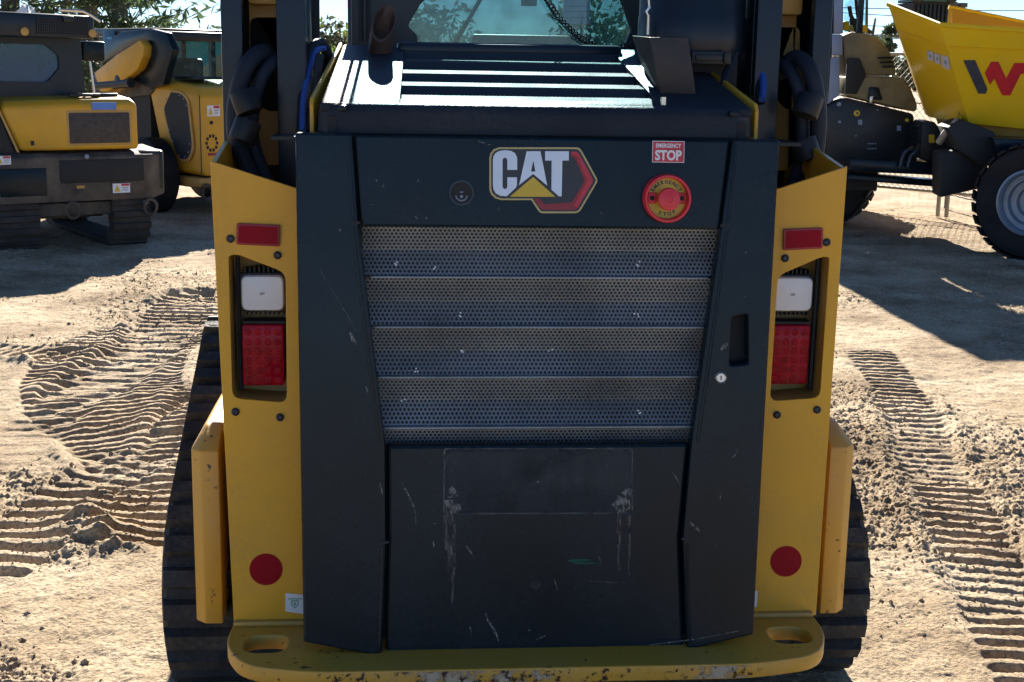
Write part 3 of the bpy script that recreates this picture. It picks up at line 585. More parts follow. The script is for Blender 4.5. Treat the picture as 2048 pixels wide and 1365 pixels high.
# thin raised edges beside the panels
for e in ([(714, 455), (768, 885)], [(1445, 461), (1386, 885)], [(704, 280), (717, 440)], [(1464, 290), (1446, 445)], [(774, 1092), (768, 1300)], [(1365, 1088), (1371, 1290)]):
    sgn = -1 if e[0][0] < 1000 else 1
    b = MB(); b.tube([at_(e[0][0]+sgn*9, e[0][1], YD+.001), at_(e[1][0]+sgn*9, e[1][1], YD+.001)], .0042, 6); b.build('edge_bead', BLK, door)
for q in ((711, 446), (1449, 452), (769, 1085), (1371, 1078)):
    p = at_(*q, YD-.0006); b = MB(); b.loft([[(p.x+.011*math.cos(a*.524), p.y-.0006+dy, p.z+.004*math.sin(a*.524)) for a in range(12)] for dy in (0, .002)]); b.build('hinge_gap', DARK, door)
# pleated perforated grille with real holes
gz = [at_(1060, y, YD+.03).z for y in (452, 556, 655.5, 755, 855.5, 900)]
def hexgrid(fn, x0, x1, L, pitch, b, r=.34):
    """hexagonal cells with hexagonal holes over x0..x1 and length 0..L; fn(x, v) -> 3-D point"""
    dx = pitch; dy = pitch*math.sqrt(3)/2; R_ = pitch/math.sqrt(3); nj = int(L/dy)+1; vc = {}
    def V(x, v):
        v = min(max(v, 0), L); x = min(max(x, x0), x1); k = (round(x*5e4), round(v*5e4))
        if k not in vc: vc[k] = b.bm.verts.new(fn(x, v))
        return vc[k]
    for j in range(nj):
        v = (j+.5)*dy; ni = int((x1-x0)/dx)+1
        for i in range(ni):
            x = x0+(i+(.5 if j % 2 else 0))*dx
            o = []; q = []
            for k in range(6):
                a = math.pi/6+k*math.pi/3; o.append(V(x+R_*math.cos(a), v+R_*math.sin(a))); q.append(V(x+r*dx*math.cos(a), v+r*dx*math.sin(a)))
            for k in range(6):
                vs = [o[k], o[(k+1) % 6], q[(k+1) % 6], q[k]]
                if len(set(vs)) == 4: b.face(vs)
                elif len(set(vs)) == 3: b.face(list(dict.fromkeys(vs)))
YG = YD+.034
grl = bpy.data.objects.new('grille', None); C.objects.link(grl); grl.parent = LD
PR = [(0, .012), (.10, .016), (.42, .036), (.52, .040), (.90, .008), (1, 0)]       # depth of one pleat, 0 = lip
def pleat(u): 
    for (a, da), (c, dc) in zip(PR, PR[1:]):
        if u <= c: return da+(dc-da)*(u-a)/(c-a)
    return 0
b = MB()
for k in range(5):
    za, zb_ = gz[k]-.002, gz[k+1]+.0035
    xl = max(sorted((at_(735+(768-735)*k/4.6, 500+k*95, YG).x-.012, -.42))); xr = at_(1432-(1432-1380)*k/4.6, 500+k*95, YG).x+.012
    hexgrid(lambda x, v: (x, YG+pleat(v/(gz[0]-gz[1])), za-v), xl, xr, za-zb_, .0094, b)
b.build('grille_mesh', MESH, grl, smooth=0)
for k in range(1, 5):
    xl = at_(735+(768-735)*k/4.6, 460+k*100, YG).x; xr = at_(1425-(1425-1382)*k/4.6, 460+k*100, YG).x
    b = MB(); b.box(xl, xr, YG-.007, YG+.034, gz[k]-.0020, gz[k]+.0026); b.build('grille_lip', MESH, grl, bevel=.001)
b = MB(); b.box(-.40, .40, YG+.075, YG+.08, gz[5]-.02, gz[0]+.02); b.build('radiator', RADI, LD)
for (a, c, d_, e) in ((1160, 468, 1232, 620), (1150, 640, 1200, 800), (780, 790, 1180, 815), (1050, 858, 1100, 872), (860, 560, 980, 600)):
    p, q = at_(a, c, YG+.07), at_(d_, e, YG+.07); b = MB(); b.box(p.x, q.x, YG+.068, YG+.074, q.z, p.z); b.build('radiator_fitting', RADI, LD)
# emblem on the top panel
UV = lambda pts: [(p.x, p.z) for p in (at_(940+u*.234375, 260+v*.234375, YD+.009) for u, v in pts)]
ye = YD+.010
eo = UV([(165, 245), (172, 205), (200, 168), (245, 150), (912, 150), (936, 158), (955, 180), (1084, 418), (1086, 440), (1078, 460), (945, 685), (925, 705), (900, 712), (612, 712), (590, 700), (577, 683), (522, 600), (265, 600), (215, 585), (178, 550), (165, 505)])
ei = UV([(181, 248), (188, 212), (210, 182), (250, 165), (908, 165), (926, 172), (942, 190), (1070, 423), (1072, 437), (1064, 455), (932, 678), (915, 692), (898, 697), (618, 697), (600, 688), (588, 670), (532, 586), (268, 586), (225, 572), (193, 542), (181, 502)])
emb = rplate('emblem', [eo], ye-.0014, .0014, GOLD, LD)
rplate('emblem_field', [ei], ye-.0022, .0008, BDEC, emb)
yl = ye-.0034
rplate('emblem_band', [UV([(862, 187), (905, 187), (930, 205), (1050, 425), (1046, 445), (915, 668), (895, 684), (625, 682), (600, 668), (545, 587), (590, 587), (632, 636), (868, 618), (975, 432), (895, 245), (862, 226)])], yl, .001, REDK, emb)
rplate('emblem_band', [UV([(862, 187), (905, 187), (930, 205), (1050, 425), (1046, 445), (1000, 430), (915, 232), (895, 218), (862, 212)])], yl-.0008, .0007, REDD, emb)
rplate('emblem_band', [UV([(1046, 445), (915, 668), (885, 645), (1000, 432)]), ], yl-.0008, .0007, REDD, emb)
rplate('emblem_letter', [UV([(195, 260), (200, 225), (218, 198), (250, 180), (300, 173), (350, 180), (382, 198), (400, 232), (402, 262), (402, 342), (318, 342), (318, 262), (313, 245), (297, 236), (282, 245), (277, 262), (277, 480), (282, 498), (297, 506), (313, 498), (318, 482), (318, 405), (400, 405), (400, 470), (392, 492), (312, 567), (255, 562), (218, 540), (199, 505), (195, 470)])], yl, .001, SILV, emb)
rplate('emblem_letter', [UV([(483, 183), (600, 183), (658, 476), (538, 376), (418, 472)]), UV([(539, 262), (558, 356), (519, 356)])], yl, .001, SILV, emb)
rplate('emblem_letter', [UV([(640, 183), (843, 183), (843, 262), (787, 262), (781, 567), (757, 567), (694, 510), (696, 262), (640, 262)])], yl, .001, SILV, emb)
rplate('emblem_triangle', [UV([(538, 402), (728, 571), (338, 571)])], yl, .001, YDEC, emb)
# emergency stop sign and button
q = D([(1305, 282), (1369, 283), (1368, 326), (1304, 325)], ye); sg = rplate('warning_sign', [q], ye-.0012, .0012, WHITE, LD)
c = (sum(p[0] for p in q)/4, sum(p[1] for p in q)/4)
rplate('sign_field', [[(c[0]+(x-c[0])*.96, c[1]+(z-c[1])*.94) for x, z in q]], ye-.0018, .0006, REDD, sg)
text('sign_text', 'EMERGENCY', XZ(ye-.0023, (c[0], c[1]+.0135)), .057, .0095, WHITE, sg, .03)
text('sign_text', 'STOP', XZ(ye-.0023, (c[0], c[1]-.0075)), .060, .023, WHITE, sg, .04)
p = at_(1332, 396, ye); K = .0535
es = bpy.data.objects.new('emergency_stop', None); C.objects.link(es); es.parent = LD
b = MB(); b.lathe([(K*.86, 0), (K, 0), (K, .020), (K*.95, .026), (K*.88, .026), (K*.84, .020), (K*.84, .002)], p, n=40, caps=False); b.build('guard_ring', REDP, es)
b = MB(); b.lathe([(.001, .001), (K*.85, .001), (K*.85, .004), (.001, .004)], p, n=40); b.build('yellow_disc', YDEC, es)
b = MB()
for sx in (-1, 1): b.box(p.x+sx*K*.60-.010, p.x+sx*K*.60+.010, p.y-.010, p.y-.003, p.z-.012, p.z+.012)
b.build('ring_lug', REDP, es, bevel=.002)
b = MB()
for sx in (-1, 1): b.lathe([(.0002, .0101), (.0055, .0101), (.0055, .0108), (.0002, .0108)], (p.x+sx*K*.62, p.y, p.z), n=14)
b.build('lug_hole', DARK, es)
b = MB(); b.lathe([(K*.30, .003), (K*.30, .024), (K*.46, .028), (K*.47, .034), (K*.44, .041), (K*.12, .044), (K*.11, .0425), (K*.05, .0425), (.0005, .0432)], p, n=36); b.build('push_button', REDP, es)
def arctext(name, s, rad, a0, a1, h, flip, yy):
    ms = []
    for i, chh in enumerate(s):
        a = R(a0+(a1-a0)*i/(len(s)-1)); me = textmesh(chh, None, h, .03); rot = a-math.pi/2 if not flip else a+math.pi/2
        me.transform(Matrix.Rotation(rot, 4, 'Z')); me.transform(XZ(yy, (p.x+rad*math.cos(a), p.z+rad*math.sin(a)))); ms.append(me)
    link(name, join(ms, [BDEC]), es, 0)
arctext('ring_text', 'EMERGENCY', K*.66, 150, 32, .0085, False, p.y-.0046); arctext('ring_text', 'STOP', K*.66, 247, 300, .0085, True, p.y-.0046)
# horn port, lock, badge screw
p = at_(923, 386, ye); hp = MB(); hp.lathe([(.0275, 0), (.0275, .003), (.0235, .003), (.021, -.010), (.0005, -.012)], p, n=32, caps=False); hp = hp.build('horn_port', BOLT, LD)
b = MB(); b.lathe([(.0235, .0008), (.0232, .0012), (.0005, .0013)], p, n=28); b.build('port_cover', DARK, hp)
b = MB(); b.lathe([(.0005, .0016), (.0035, .0016), (.0035, .003), (.0005, .003)], (p.x, p.y, p.z-.008), n=12)
for a in (190, 215, 240, 260, 280, 300, 325, 350): b.box(p.x+.012*math.cos(R(a))-.0018, p.x+.012*math.cos(R(a))+.0018, p.y-.0026, p.y-.0014, p.z-.006+.011*math.sin(R(a))-.0015, p.z-.006+.011*math.sin(R(a))+.0015)
b.box(p.x-.004, p.x+.004, p.y-.0026, p.y-.0014, p.z+.0005, p.z+.003); b.build('port_mark', PALE, hp)
p = at_(1441, 755, YD); b = MB(); b.lathe([(.0145, 0), (.0145, .003), (.011, .0075), (.0095, .006), (.0005, .006)], p, n=26); lk = b.build('lock', STEEL, LD)
b = MB(); b.box(p.x-.0013, p.x+.0013, p.y-.0068, p.y-.0055, p.z-.005, p.z+.005); b.build('keyhole', DARK, lk)
p = at_(1071, 1170, YD+.016); b = MB(); b.lathe([(.0115, 0), (.0115, .002), (.009, .003), (.0075, .0022), (.003, .0022), (.002, .0035), (.0005, .0035)], p, n=18)
for k in range(6): b.box(p.x+.0062*math.cos(k*1.047)-.0014, p.x+.0062*math.cos(k*1.047)+.0014, p.y-.004, p.y-.0015, p.z+.0062*math.sin(k*1.047)-.0014, p.z+.0062*math.sin(k*1.047)+.0014)
b.build('panel_screw', GREY, door)
# ghost of the removed number plate, streaks and scratches
SC1 = scuffmat('plate ghost film', (.13, .15, .17), .30, .85, 30, (1, 1, .35), .35); SC2 = scuffmat('white scuff', (.30, .29, .27), .44, .64, 140, (1, 1, .5), .8); SC3 = scuffmat('dust streak', (.22, .19, .17), .46, .70, 110, (1.6, 1, .25), .65)
SC4 = scuffmat('plate edge', (.22, .24, .26), .42, .75, 60, (1, 1, 1), .5); SCG = scuffmat('green scuff', (.02, .25, .15), .42, .7, 60, (.3, 1, 3), .8)
yb = YD+.016
def Bq(pts): return rl(pts, yb)
rplate('plate_ghost', [rnd(Bq([(889, 898), (1264, 898), (1264, 1026), (888, 1027)]), .008)], yb-.0006, .0006, SC1, door)
rplate('plate_ghost', [rnd(Bq([(887, 896), (1266, 896), (1266, 1028), (886, 1029)]), .009), rnd(Bq([(890, 899), (1263, 899), (1263, 1025), (889, 1026)]), .008)], yb-.0012, .0005, SC4, door)
for x0, y0, x1, y1, m in ((893, 1020, 912, 1165, SC3), (886, 1030, 898, 1100, SC3), (1232, 1020, 1242, 1140, SC3), (1254, 1030, 1262, 1150, SC3), (900, 1165, 908, 1210, SC3)):
    rplate('dust_streak', [Bq([(x0, y0), (x1, y0), (x1-2, y1), (x0+3, y1)])], yb-.0016, .0005, m, door)
def blob(cx, cy, r, m, nm):
    n = 14; rplate(nm, [Bq([(cx+r*random.uniform(.5, 1.1)*math.cos(k*6.283/n), cy+r*random.uniform(.5, 1.1)*math.sin(k*6.283/n)) for k in range(n)])], yb-.0022, .0005, m, door)
for cx, cy, r in ((905, 1012, 22), (1246, 1008, 24), (905, 985, 14), (1255, 985, 12)): blob(cx, cy, r, SC2, 'white_scuff')
for cx, cy in ((897, 909), (1252, 905), (897, 1020), (1252, 1014)):
    p = at_(cx, cy, yb-.002); b = MB(); b.lathe([(.0045, 0), (.0045, .0012), (.0025, .0014), (.002, .0005), (.0003, .0005)], p, n=12); b.build('rivet', GREY, door)
def stroke(pts, wd, m, yy, nm='scratch'):
    P_ = [Vector((q.x, 0, q.z)) for q in (at_(a, c, yy) for a, c in pts)]; l, r_ = [], []
    for i, q in enumerate(P_):
        t = (P_[min(i+1, len(P_)-1)]-P_[max(i-1, 0)]).normalized(); n_ = Vector((-t.z, 0, t.x)); k = .75*wd*(.25+.75*math.sin(math.pi*(i+.5)/len(P_)))*random.uniform(.6, 1.3); l.append(q+n_*k); r_.append(q-n_*k)
    rplate(nm, [[(q.x, q.z) for q in l+r_[::-1]]], yy-.0008, .0005, m, door)
for pts, wd in (([(804, 964), (808, 975), (816, 990), (822, 1003), (830, 1020), (832, 1048)], .0028), ([(971, 1226), (975, 1240), (985, 1255), (993, 1270), (997, 1282)], .004), ([(866, 1082), (868, 1095)], .002), ([(932, 1092), (944, 1108), (947, 1118)], .003), ([(939, 1245), (943, 1270)], .002), ([(1072, 1280), (1090, 1272)], .0022), ([(1105, 1150), (1112, 1170), (1115, 1182)], .0012), ([(1340, 940), (1352, 955), (1360, 972)], .001), ([(1010, 1065), (1012, 1070)], .002), ([(1197, 1112), (1201, 1122)], .002)):
    stroke(spline([Vector((*q, 0)) for q in pts], 3) and [(v.x, v.y) for v in spline([Vector((*q, 0)) for q in pts], 3)], wd, SC2, yb)
stroke([(1135, 1122), (1150, 1123), (1170, 1124), (1190, 1124), (1203, 1126)], .006, SCG, yb, 'green_scuff')
stroke([(1180, 1162), (1220, 1165), (1255, 1166)], .0012, SC3, yb)
for pts, wd in (([(948, 276), (958, 283), (970, 287), (982, 291)], .002), ([(1200, 425), (1206, 430)], .002), ([(830, 432), (836, 440)], .0015), ([(752, 360), (754, 363)], .002)): stroke(pts, wd, SC2, YD+.010)
for pts, wd in (([(676, 455), (681, 462)], .0025), ([(640, 540), (670, 590), (700, 640), (712, 662)], .0006), ([(700, 665), (706, 680), (712, 690)], .005), ([(730, 770), (735, 785)], .003), ([(1380, 1045), (1390, 1055), (1400, 1062)], .004), ([(1421, 1080), (1430, 1087), (1436, 1092)], .0016), ([(1462, 918), (1472, 908), (1476, 900)], .0012), ([(1440, 700), (1448, 694), (1455, 686)], .005), ([(760, 965), (764, 985), (765, 990)], .002), ([(760, 1135), (762, 1145)], .003), ([(1440, 985), (1441, 1000)], .001), ([(1300, 1290), (1380, 1280), (1480, 1262)], .0015)): stroke(pts, wd, SC2, YD)
for k in range(70):
    a, c = random.uniform(620, 1520), random.uniform(290, 1270)
    yy = YD if (a < 700 or a > 1470) else (YD+.01 if c < 440 else yb if c > 910 and 790 < a < 1350 else None)
    if yy is not None: q = random.uniform(1.2, 2.6); rplate('speck_and_glint', [rl([(a-q, c), (a, c-q*random.uniform(.5, 1.5)), (a+q, c+.5), (a, c+q)], yy)], yy-.0008, .0005, SC2, door)
for a, c in ((795, 530), (867, 536), (1278, 528), (918, 630), (922, 702), (1274, 632), (1278, 826), (808, 800), (835, 742), (1100, 700)):
    b = MB()
    for k in range(3): p = at_(a+random.uniform(-5, 5), c+random.uniform(-5, 5), YG+.0); b.box(p.x-.0016, p.x+.0016, YG+.002, YG+.0024, p.z-.0016, p.z+.0016)
    b.build('speck_and_glint', WHITE, door)  # white squares on the grille, painted in as sparkles of light

for o in C.objects:
    if o not in N0 and o.type == 'MESH':
        for v in o.data.vertices: v.co.y += tl(v.co.z)
def rl(pts, Y): return [(p.x, p.z) for p in (at(px, py, Y) for px, py in pts)]
# ---- hood
hood = bpy.data.objects.new('hood', None); C.objects.link(hood); hood.parent = LD
ZR, ZF, YR, YH = 1.513, 1.648, .022, .74     # top surface: rear edge, front edge
zt = lambda y: ZR+(ZF-ZR)*(y-YR)/(YH-YR)
xe = lambda y: .500-.035*(y-YR)/(YH-YR)
fz0 = at(1000, 273, -.02).z
b = MB()      # rear face with its cut corners, rolled over into the top
def ring(z, ins): return [(-.500+ins, .10, z), (-.494+ins, .045+ins*.3, z), (-.438, -.022+ins, z), (.438, -.022+ins, z), (.494-ins, .045+ins*.3, z), (.500-ins, .10, z)]
b.loft([ring(fz0+.003, 0), ring(1.492, .002), ring(1.504, .006), ring(1.511, .016), ring(zt(.03), .034)], closed=False, caps=False); b.build('hood_face', BLKH, hood, smooth=50)
XL, XR = at(800, 180, .2).x, at(1297, 195, .2).x
def slab(x0, x1, y0, y1, nm, x0b=None, x1b=None, dz=0):
    x0b = x0 if x0b is None else x0b; x1b = x1 if x1b is None else x1b
    b = MB(); b.loft([[(x0, y0, zt(y0)-.02+dz), (x1, y0, zt(y0)-.02+dz), (x1b, y1, zt(y1)-.02+dz), (x0b, y1, zt(y1)-.02+dz)], [(x0, y0, zt(y0)+dz), (x1, y0, zt(y0)+dz), (x1b, y1, zt(y1)+dz), (x0b, y1, zt(y1)+dz)]]); return b.build(nm, BLKH, hood, bevel=.004)
slab(-.487, XL, .016, YH, 'hood_top', -xe(YH), XL+.012); slab(XR, .487, .016, YH, 'hood_top', XR-.012, xe(YH))
slab(XL, XR, .016, .075, 'hood_top')
b = MB(); b.box(XL-.01, XR+.01, YH-.06, YH-.01, ZF-.03, ZF+.010); b.build('cab_seal', CABM, hood, bevel=.012)
# louvres: perforated treads stepping up to the cab
b2 = MB(); ys = np.linspace(.075, YH-.07, 5)
for k in range(4):
    y0, y1 = ys[k], ys[k+1]; yt = y0+(y1-y0)*.58; z0 = zt(y0)-.003; z1 = zt(y1)-.003
    hexgrid(lambda x, v: (x, y0+v, z0+v*.105), XL+.004, XR-.004, yt-y0, .0094, b2, .30)
    b = MB(); b.prism([(XL, yt, z0+(yt-y0)*.105), (XL, yt+.004, z0+(yt-y0)*.105-.006), (XL, y1, z1-.030), (XL, y1+.002, z1+.001), (XL, y1-.006, z1+.0015), (XL, y1-.012, z1-.022)], (XR-XL, 0, 0)); b.build('louvre', CABM, hood)
b2.build('louvre_mesh', HMESH, hood, smooth=0)
b = MB(); b.box(XL, XR, .08, YH-.07, 1.42, 1.43); b.build('hood_tray', DARK, hood)
for s in (-1, 1):
    b = MB(); b.box(s*.436-.010, s*.436+.010, -.026, -.010, 1.495, 1.509); b.build('hood_catch', BLK, hood, bevel=.003)

# ---- cab
cab = bpy.data.objects.new('cab', None); C.objects.link(cab); cab.parent = LD
YC = 1.0
wx0, wx1 = at(703, 90, YC).x, at(1532, 90, YC).x
win = rnd(rl([(832, 98), (1246, 98), (1263, 60), (1240, -6), (1205, -24), (880, -24), (842, 6), (815, 52), (836, 72)], YC), .01, 3)
win2 = rl([(1262, 98), (1240, 90), (1262, 38)], YC)
wall = [(wx0, 1.25), (wx1, 1.25), (wx1, 1.835), (wx0, 1.835)]
rplate('cab_rear_wall', [wall, win], YC, .03, CABM, cab, .002)
b = MB(); w0 = at(810, 110, YC); w1 = at(1270, -28, YC); b.box(w0.x, w1.x, YC+.012, YC+.017, w0.z, w1.z); b.build('rear_window', GLASS, cab)
for x in (wx0-.03, wx1+.03):
    b = MB(); b.box(x-.02, x+.02, YC+.031, YC+1.05, 1.15, 1.30); b.box(x-.02, x+.02, YC+.031, YC+1.05, 2.02, 2.08); b.box(x-.02, x+.02, YC+1.0, YC+1.05, 1.303, 2.017); b.box(x-.02, x+.02, YC, YC+.03, 1.837, 2.08); b.build('cab_frame', CABM, cab, bevel=.004)
b = MB(); b.box(wx0+.045, wx1-.045, YC+.99, YC+1.05, 1.1, 1.28); b.box(wx0+.045, wx1-.045, YC+.99, YC+1.05, 2.02, 2.08); b.build('cab_front_frame', CABM, cab)
b = MB(); b.box(wx0+.045, wx1-.045, YC+.06, YC+.98, 2.05, 2.055); b.build('roof_window', GLASSL, cab)
b = MB(); b.box(wx0+.045, wx1-.045, YC+1.015, YC+1.02, 1.283, 1.997); b.build('front_window', GLASSF, cab)
b = MB(); b.tube([at(910, 88, YC+.9), at(966, -10, YC+.9)], .008, 6); b.build('wiper_arm', DARK, cab)
b = MB(); p, q = at(942, 99, YC+.15), at(1142, 73, YC+.15); b.prism([(x, YC+.10, z) for x, z in rnd([(p.x, p.z-.06), (q.x, p.z-.06), (q.x, q.z), (p.x, q.z)], .012)], (0, .18, 0)); b.build('seat_back', PLAST, cab, bevel=.004)
b = MB(); p, q = at(1043, 12, YC+.5), at(1075, -40, YC+.5); b.box(p.x, q.x, YC+.5, YC+.53, p.z, q.z); b.build('mirror', PLAST, cab, bevel=.004)
p, q = at(1126, 48, YC+.6), at(1180, 0, YC+.6); b = MB(); b.box(p.x, q.x, YC+.6, YC+.603, p.z, q.z+.03); b.build('instruction_card', PALE, cab)
for z in (.25, .5, .7):
    b = MB(); zz = p.z+(q.z-p.z)*z; b.box(p.x+.006, q.x-.006, YC+.598, YC+.5995, zz, zz+.002); b.build('card_line', BDEC, cab)
path = spline([at(x, y, YC-.03) for x, y in ((1088, -12), (1112, 28), (1150, 68), (1188, 92))], 40); hel = []
for i, q in enumerate(path):
    a = i*2*math.pi/6.2; hel.append(q+Vector((.0085*math.cos(a), .006*math.sin(a*1.0+1.5), .0085*math.sin(a))))
b = MB(); b.tube(hel, .0022, 5); b.build('coiled_cord', DARK, cab)
path = spline([at(x, y, YC-.03) for x, y in ((1188, 92), (1225, 98), (1262, 86))], 30); hel = [q+Vector((.003*math.cos(i*1.3), .004*math.sin(i*1.3), .006*math.sin(i*1.3))) for i, q in enumerate(path)]
b = MB(); b.tube(hel, .0025, 5); b.build('coiled_cord', DARK, cab)
b = MB(); b.tube([at(838, 98, YC+.03), at(838, 70, YC+.03)], .004, 6); b.build('window_latch', DARK, cab)
for x in (722, 737):
    b = MB(); p = at(x, 60, YC-.012); b.tube([(p.x, p.y, 1.66), (p.x, p.y, 2.05)], .006, 6); b.build('cab_cable', CABM, cab)

# ---- exhaust, air cleaner, bracket
p0, p1, p2 = at(757, 95, .64), at(758, 62, .63), at(770, 44, .60)
b = MB(); rings = []; n = 20
ax = [(Vector((p0.x, .66, 1.56)), .033), (Vector((p0.x+.002, .655, 1.615)), .034)]
for c_, r in ax: rings.append([c_+Vector((math.cos(k*2*math.pi/n)*r, math.sin(k*2*math.pi/n)*r, 0)) for k in range(n)])
mo = at(768, 46, .62)
mouth = [mo+Vector((math.cos(k*2*math.pi/n)*.031, 0, 0))+Vector((.010, .030, .050))*math.sin(k*2*math.pi/n)+Vector((0, 0, 0)) for k in range(n)]
rings.append(mouth); rings.append([mo+(v-mo)*.86 for v in mouth]); rings.append([mo+(v-mo)*.80+Vector((-.012, .03, -.05)) for v in mouth])
b.loft(rings); b.build('exhaust_pipe', RUST, LD, smooth=60)
cx0 = (at(1291, 50, .40).x+at(1508, 50, .40).x)/2; cr_ = (at(1508, 50, .40).x-at(1291, 50, .40).x)/2; cz = at(1400, 103, .40).z
b = MB(); yc = .40+.10
prof = [(cr_*.80, cz-.012), (cr_*.97, cz-.008), (cr_, cz+.004), (cr_, cz+.085), (cr_*.985, cz+.088), (cr_*.985, cz+.30), (cr_*.9, cz+.33)]
b.loft([[(cx0+math.cos(k*2*math.pi/40)*r, yc+math.sin(k*2*math.pi/40)*r, z) for k in range(40)] for r, z in prof]); ac = b.build('air_cleaner', CABM, LD, smooth=50)
b = MB(); b.box(cx0-cr_*.9, cx0+cr_*.8, yc-.06, yc+.10, cz-.10, cz-.014); b.build('cleaner_base', DARK, LD)
p, q = at(1382, 128, .36), at(1462, 104, .36); b = MB(); b.box(p.x, q.x, .352, .366, p.z, q.z); b.box(p.x+.008, q.x-.025, .345, .352, p.z+.008, q.z-.008); b.box(q.x-.02, q.x-.008, .343, .352, p.z+.002, q.z-.002); b.build('clamp_latch', GREY, ac, bevel=.002)
b = MB(); b.tube([at(1296, 70, .37), at(1297, 32, .37), at(1293, 24, .37), at(1300, 14, .37)], .004, 6); b.tube([at(1297, -10, .37), at(1299, 18, .37)], .003, 6); b.build('clip_wire', STEEL, ac)
yb_ = .17
A_ = [at(a, c, yb_) for a, c in ((1299, 75), (1376, 76), (1393, 196), (1322, 193))]
b = MB(); b.prism(A_, (0, .006, 0)); br = b.build('bracket', BRKT, LD, bevel=.001)
Bk = [at(1299, 75, yb_+.006), at(1322, 193, yb_+.006), at(1283, 130, .36), at(1264, 72, .36)]
b = MB(); b.prism(Bk, (.005, 0, 0)); b.build('bracket_side', BRKT, br)
p = at(1330, 202, .02); b = MB(); b.box(p.x-.006, p.x+.004, .03, .045, p.z-.01, p.z+.008); b.build('bracket_bolt', STEEL, LD)
# ------------------------------------------------------------------ far left tracked machine
def decal(parent, M, w, h, rows, name='warning_label'):
    """small white label with a red header, a yellow triangle and rules, on the plane of M"""
    plate(name, [[(-w/2, -h/2), (w/2, -h/2), (w/2, h/2), (-w/2, h/2)]], .002, M, WHITE, parent)
    T = M @ Matrix.Translation((0, 0, .0017))
    plate(name+'_header', [[(0, h*.22), (w*.46, h*.22), (w*.46, h*.46), (0, h*.46)]], .001, T, REDD, parent)
    if rows: plate(name+'_triangle', [[(-w*.42, -h*.36), (-w*.06, -h*.36), (-w*.24, h*.36)]], .001, T, YDEC, parent)
    plate(name+'_rule', [[(w*.05, -h*.02), (w*.40, -h*.02), (w*.40, h*.06), (w*.05, h*.06)]], .001, T, PALE, parent)
    plate(name+'_rule', [[(w*.05, -h*.25), (w*.36, -h*.25), (w*.36, -h*.17), (w*.05, -h*.17)]], .001, T, PALE, parent)
def yz(x): return frame((x, 0, 0), (0, 1, 0), (0, 0, 1))
def belt(parent, xa, xb, cs, bars, name='rubber_track', th=.05):
    lo_ = []
    for k, (cy, cz, r, a0, a1) in enumerate(cs): lo_ += [(cy+r*math.cos(R(a0+(a1-a0)*i/12)), cz+r*math.sin(R(a0+(a1-a0)*i/12))) for i in range(13)]
    c = (sum(p[0] for p in lo_)/len(lo_), sum(p[1] for p in lo_)/len(lo_)); b = MB(); rings = []
    li = [(c[0]+(y-c[0])*.90, c[1]+(z-c[1])*.86) for y, z in lo_]
    for o_, i_ in zip(lo_, li): rings.append([(xa, *i_), (xa, *o_), (xb, *o_), (xb, *i_)])
    b.loft(rings+[rings[0]], caps=False)
    P_ = [Vector((0, *p)) for p in lo_+[lo_[0]]]; acc = 0; nxt = .03
    for p, q in zip(P_, P_[1:]):
        l = (q-p).length
        while l > 0 and nxt < acc+l:
            v = p.lerp(q, (nxt-acc)/l); t = (q-p).normalized(); n_ = Vector((0, t.z, -t.y)); n_ = n_ if n_.dot(v-Vector((0, *c))) > 0 else -n_
            rg = lambda h, wd: [Vector((xa-.002, *(v-t*wd+n_*h).yz)), Vector((xb+.002, *(v-t*wd+n_*h).yz)), Vector((xb+.002, *(v+t*wd+n_*h).yz)), Vector((xa-.002, *(v+t*wd+n_*h).yz))]
            b.loft([rg(-.01, .034), rg(.028, .024)]); nxt += bars
        acc += l
    return b.build(name, TRK, parent)
A0 = gr(152, 498); A0.z = 0
A = thing('tracked_loader', 'tracked machine with black cab, mesh roof visor and yellow engine cover, far left', 'track loader', A0, R(31)); A.scale = (.95, .95, .95)
HW = .66
# local frame: rear faces -Y, rear bumper at y ~ 0
for s in (-1, 1):
    belt(A, *sorted((s*.33, s*.68)), [(.20, .27, .27, 270, 150), (.75, .52, .22, 110, 70), (1.75, .27, .27, 30, -90)], .105)
    for cy in (.20, 1.75):
        b = MB(); b.lathe([(.04, -.12), (.2, -.12), (.2, .12), (.04, .12)], (s*.56, cy, .27), (1, 0, 0)); b.build('track_wheel', FRAME, A)
b = MB(); b.box(-.36, .36, .3, 1.7, .25, .8); b.build('chassis', FRAME, A)
b = MB(); b.prism([(-.86, .02, .46), (-.70, -.10, .43), (.70, -.10, .43), (.86, .02, .46), (.86, .6, .50), (-.86, .6, .50)], (0, 0, .40)); b.build('rear_bumper', FRAME, A, bevel=.02)
b = MB(); b.box(-.14, .62, -.112, -.095, .60, .80); b.build('bumper_grille', DARK, A, bevel=.01)
b = MB(); b.box(-.66, -.26, -.112, -.095, .50, .74); b.build('bumper_hatch', BLK, A, bevel=.012)
b = MB(); b.box(-.60, .60, -.02, .3, .30, .42); b.build('cross_beam', FRAME, A, bevel=.02)
for x in (-.05, .66):
    b = MB(); b.tube([(x+.06*math.cos(a*.449), -.13, .36+.07*math.sin(a*.449)) for a in range(15)], .014, 6); b.build('tow_ring', FRAME, A)
for x in (.1, .62):
    b = MB(); b.lathe([(.02, 0), (.02, .012), (.001, .014)], (x, -.104, .83 if x < .3 else .40)); b.build('bolt', PALE, A)
decal(A, frame((.40, -.1145, .54), (1, 0, 0), (0, 0, 1)), .16, .085, 1); decal(A, frame((-.62, -.104, .815), (1, 0, 0), (0, 0, 1)), .13, .075, 1)
b = MB(); b.box(.0, .07, -.106, -.102, .55, .575); b.build('small_plate', OLD, A)
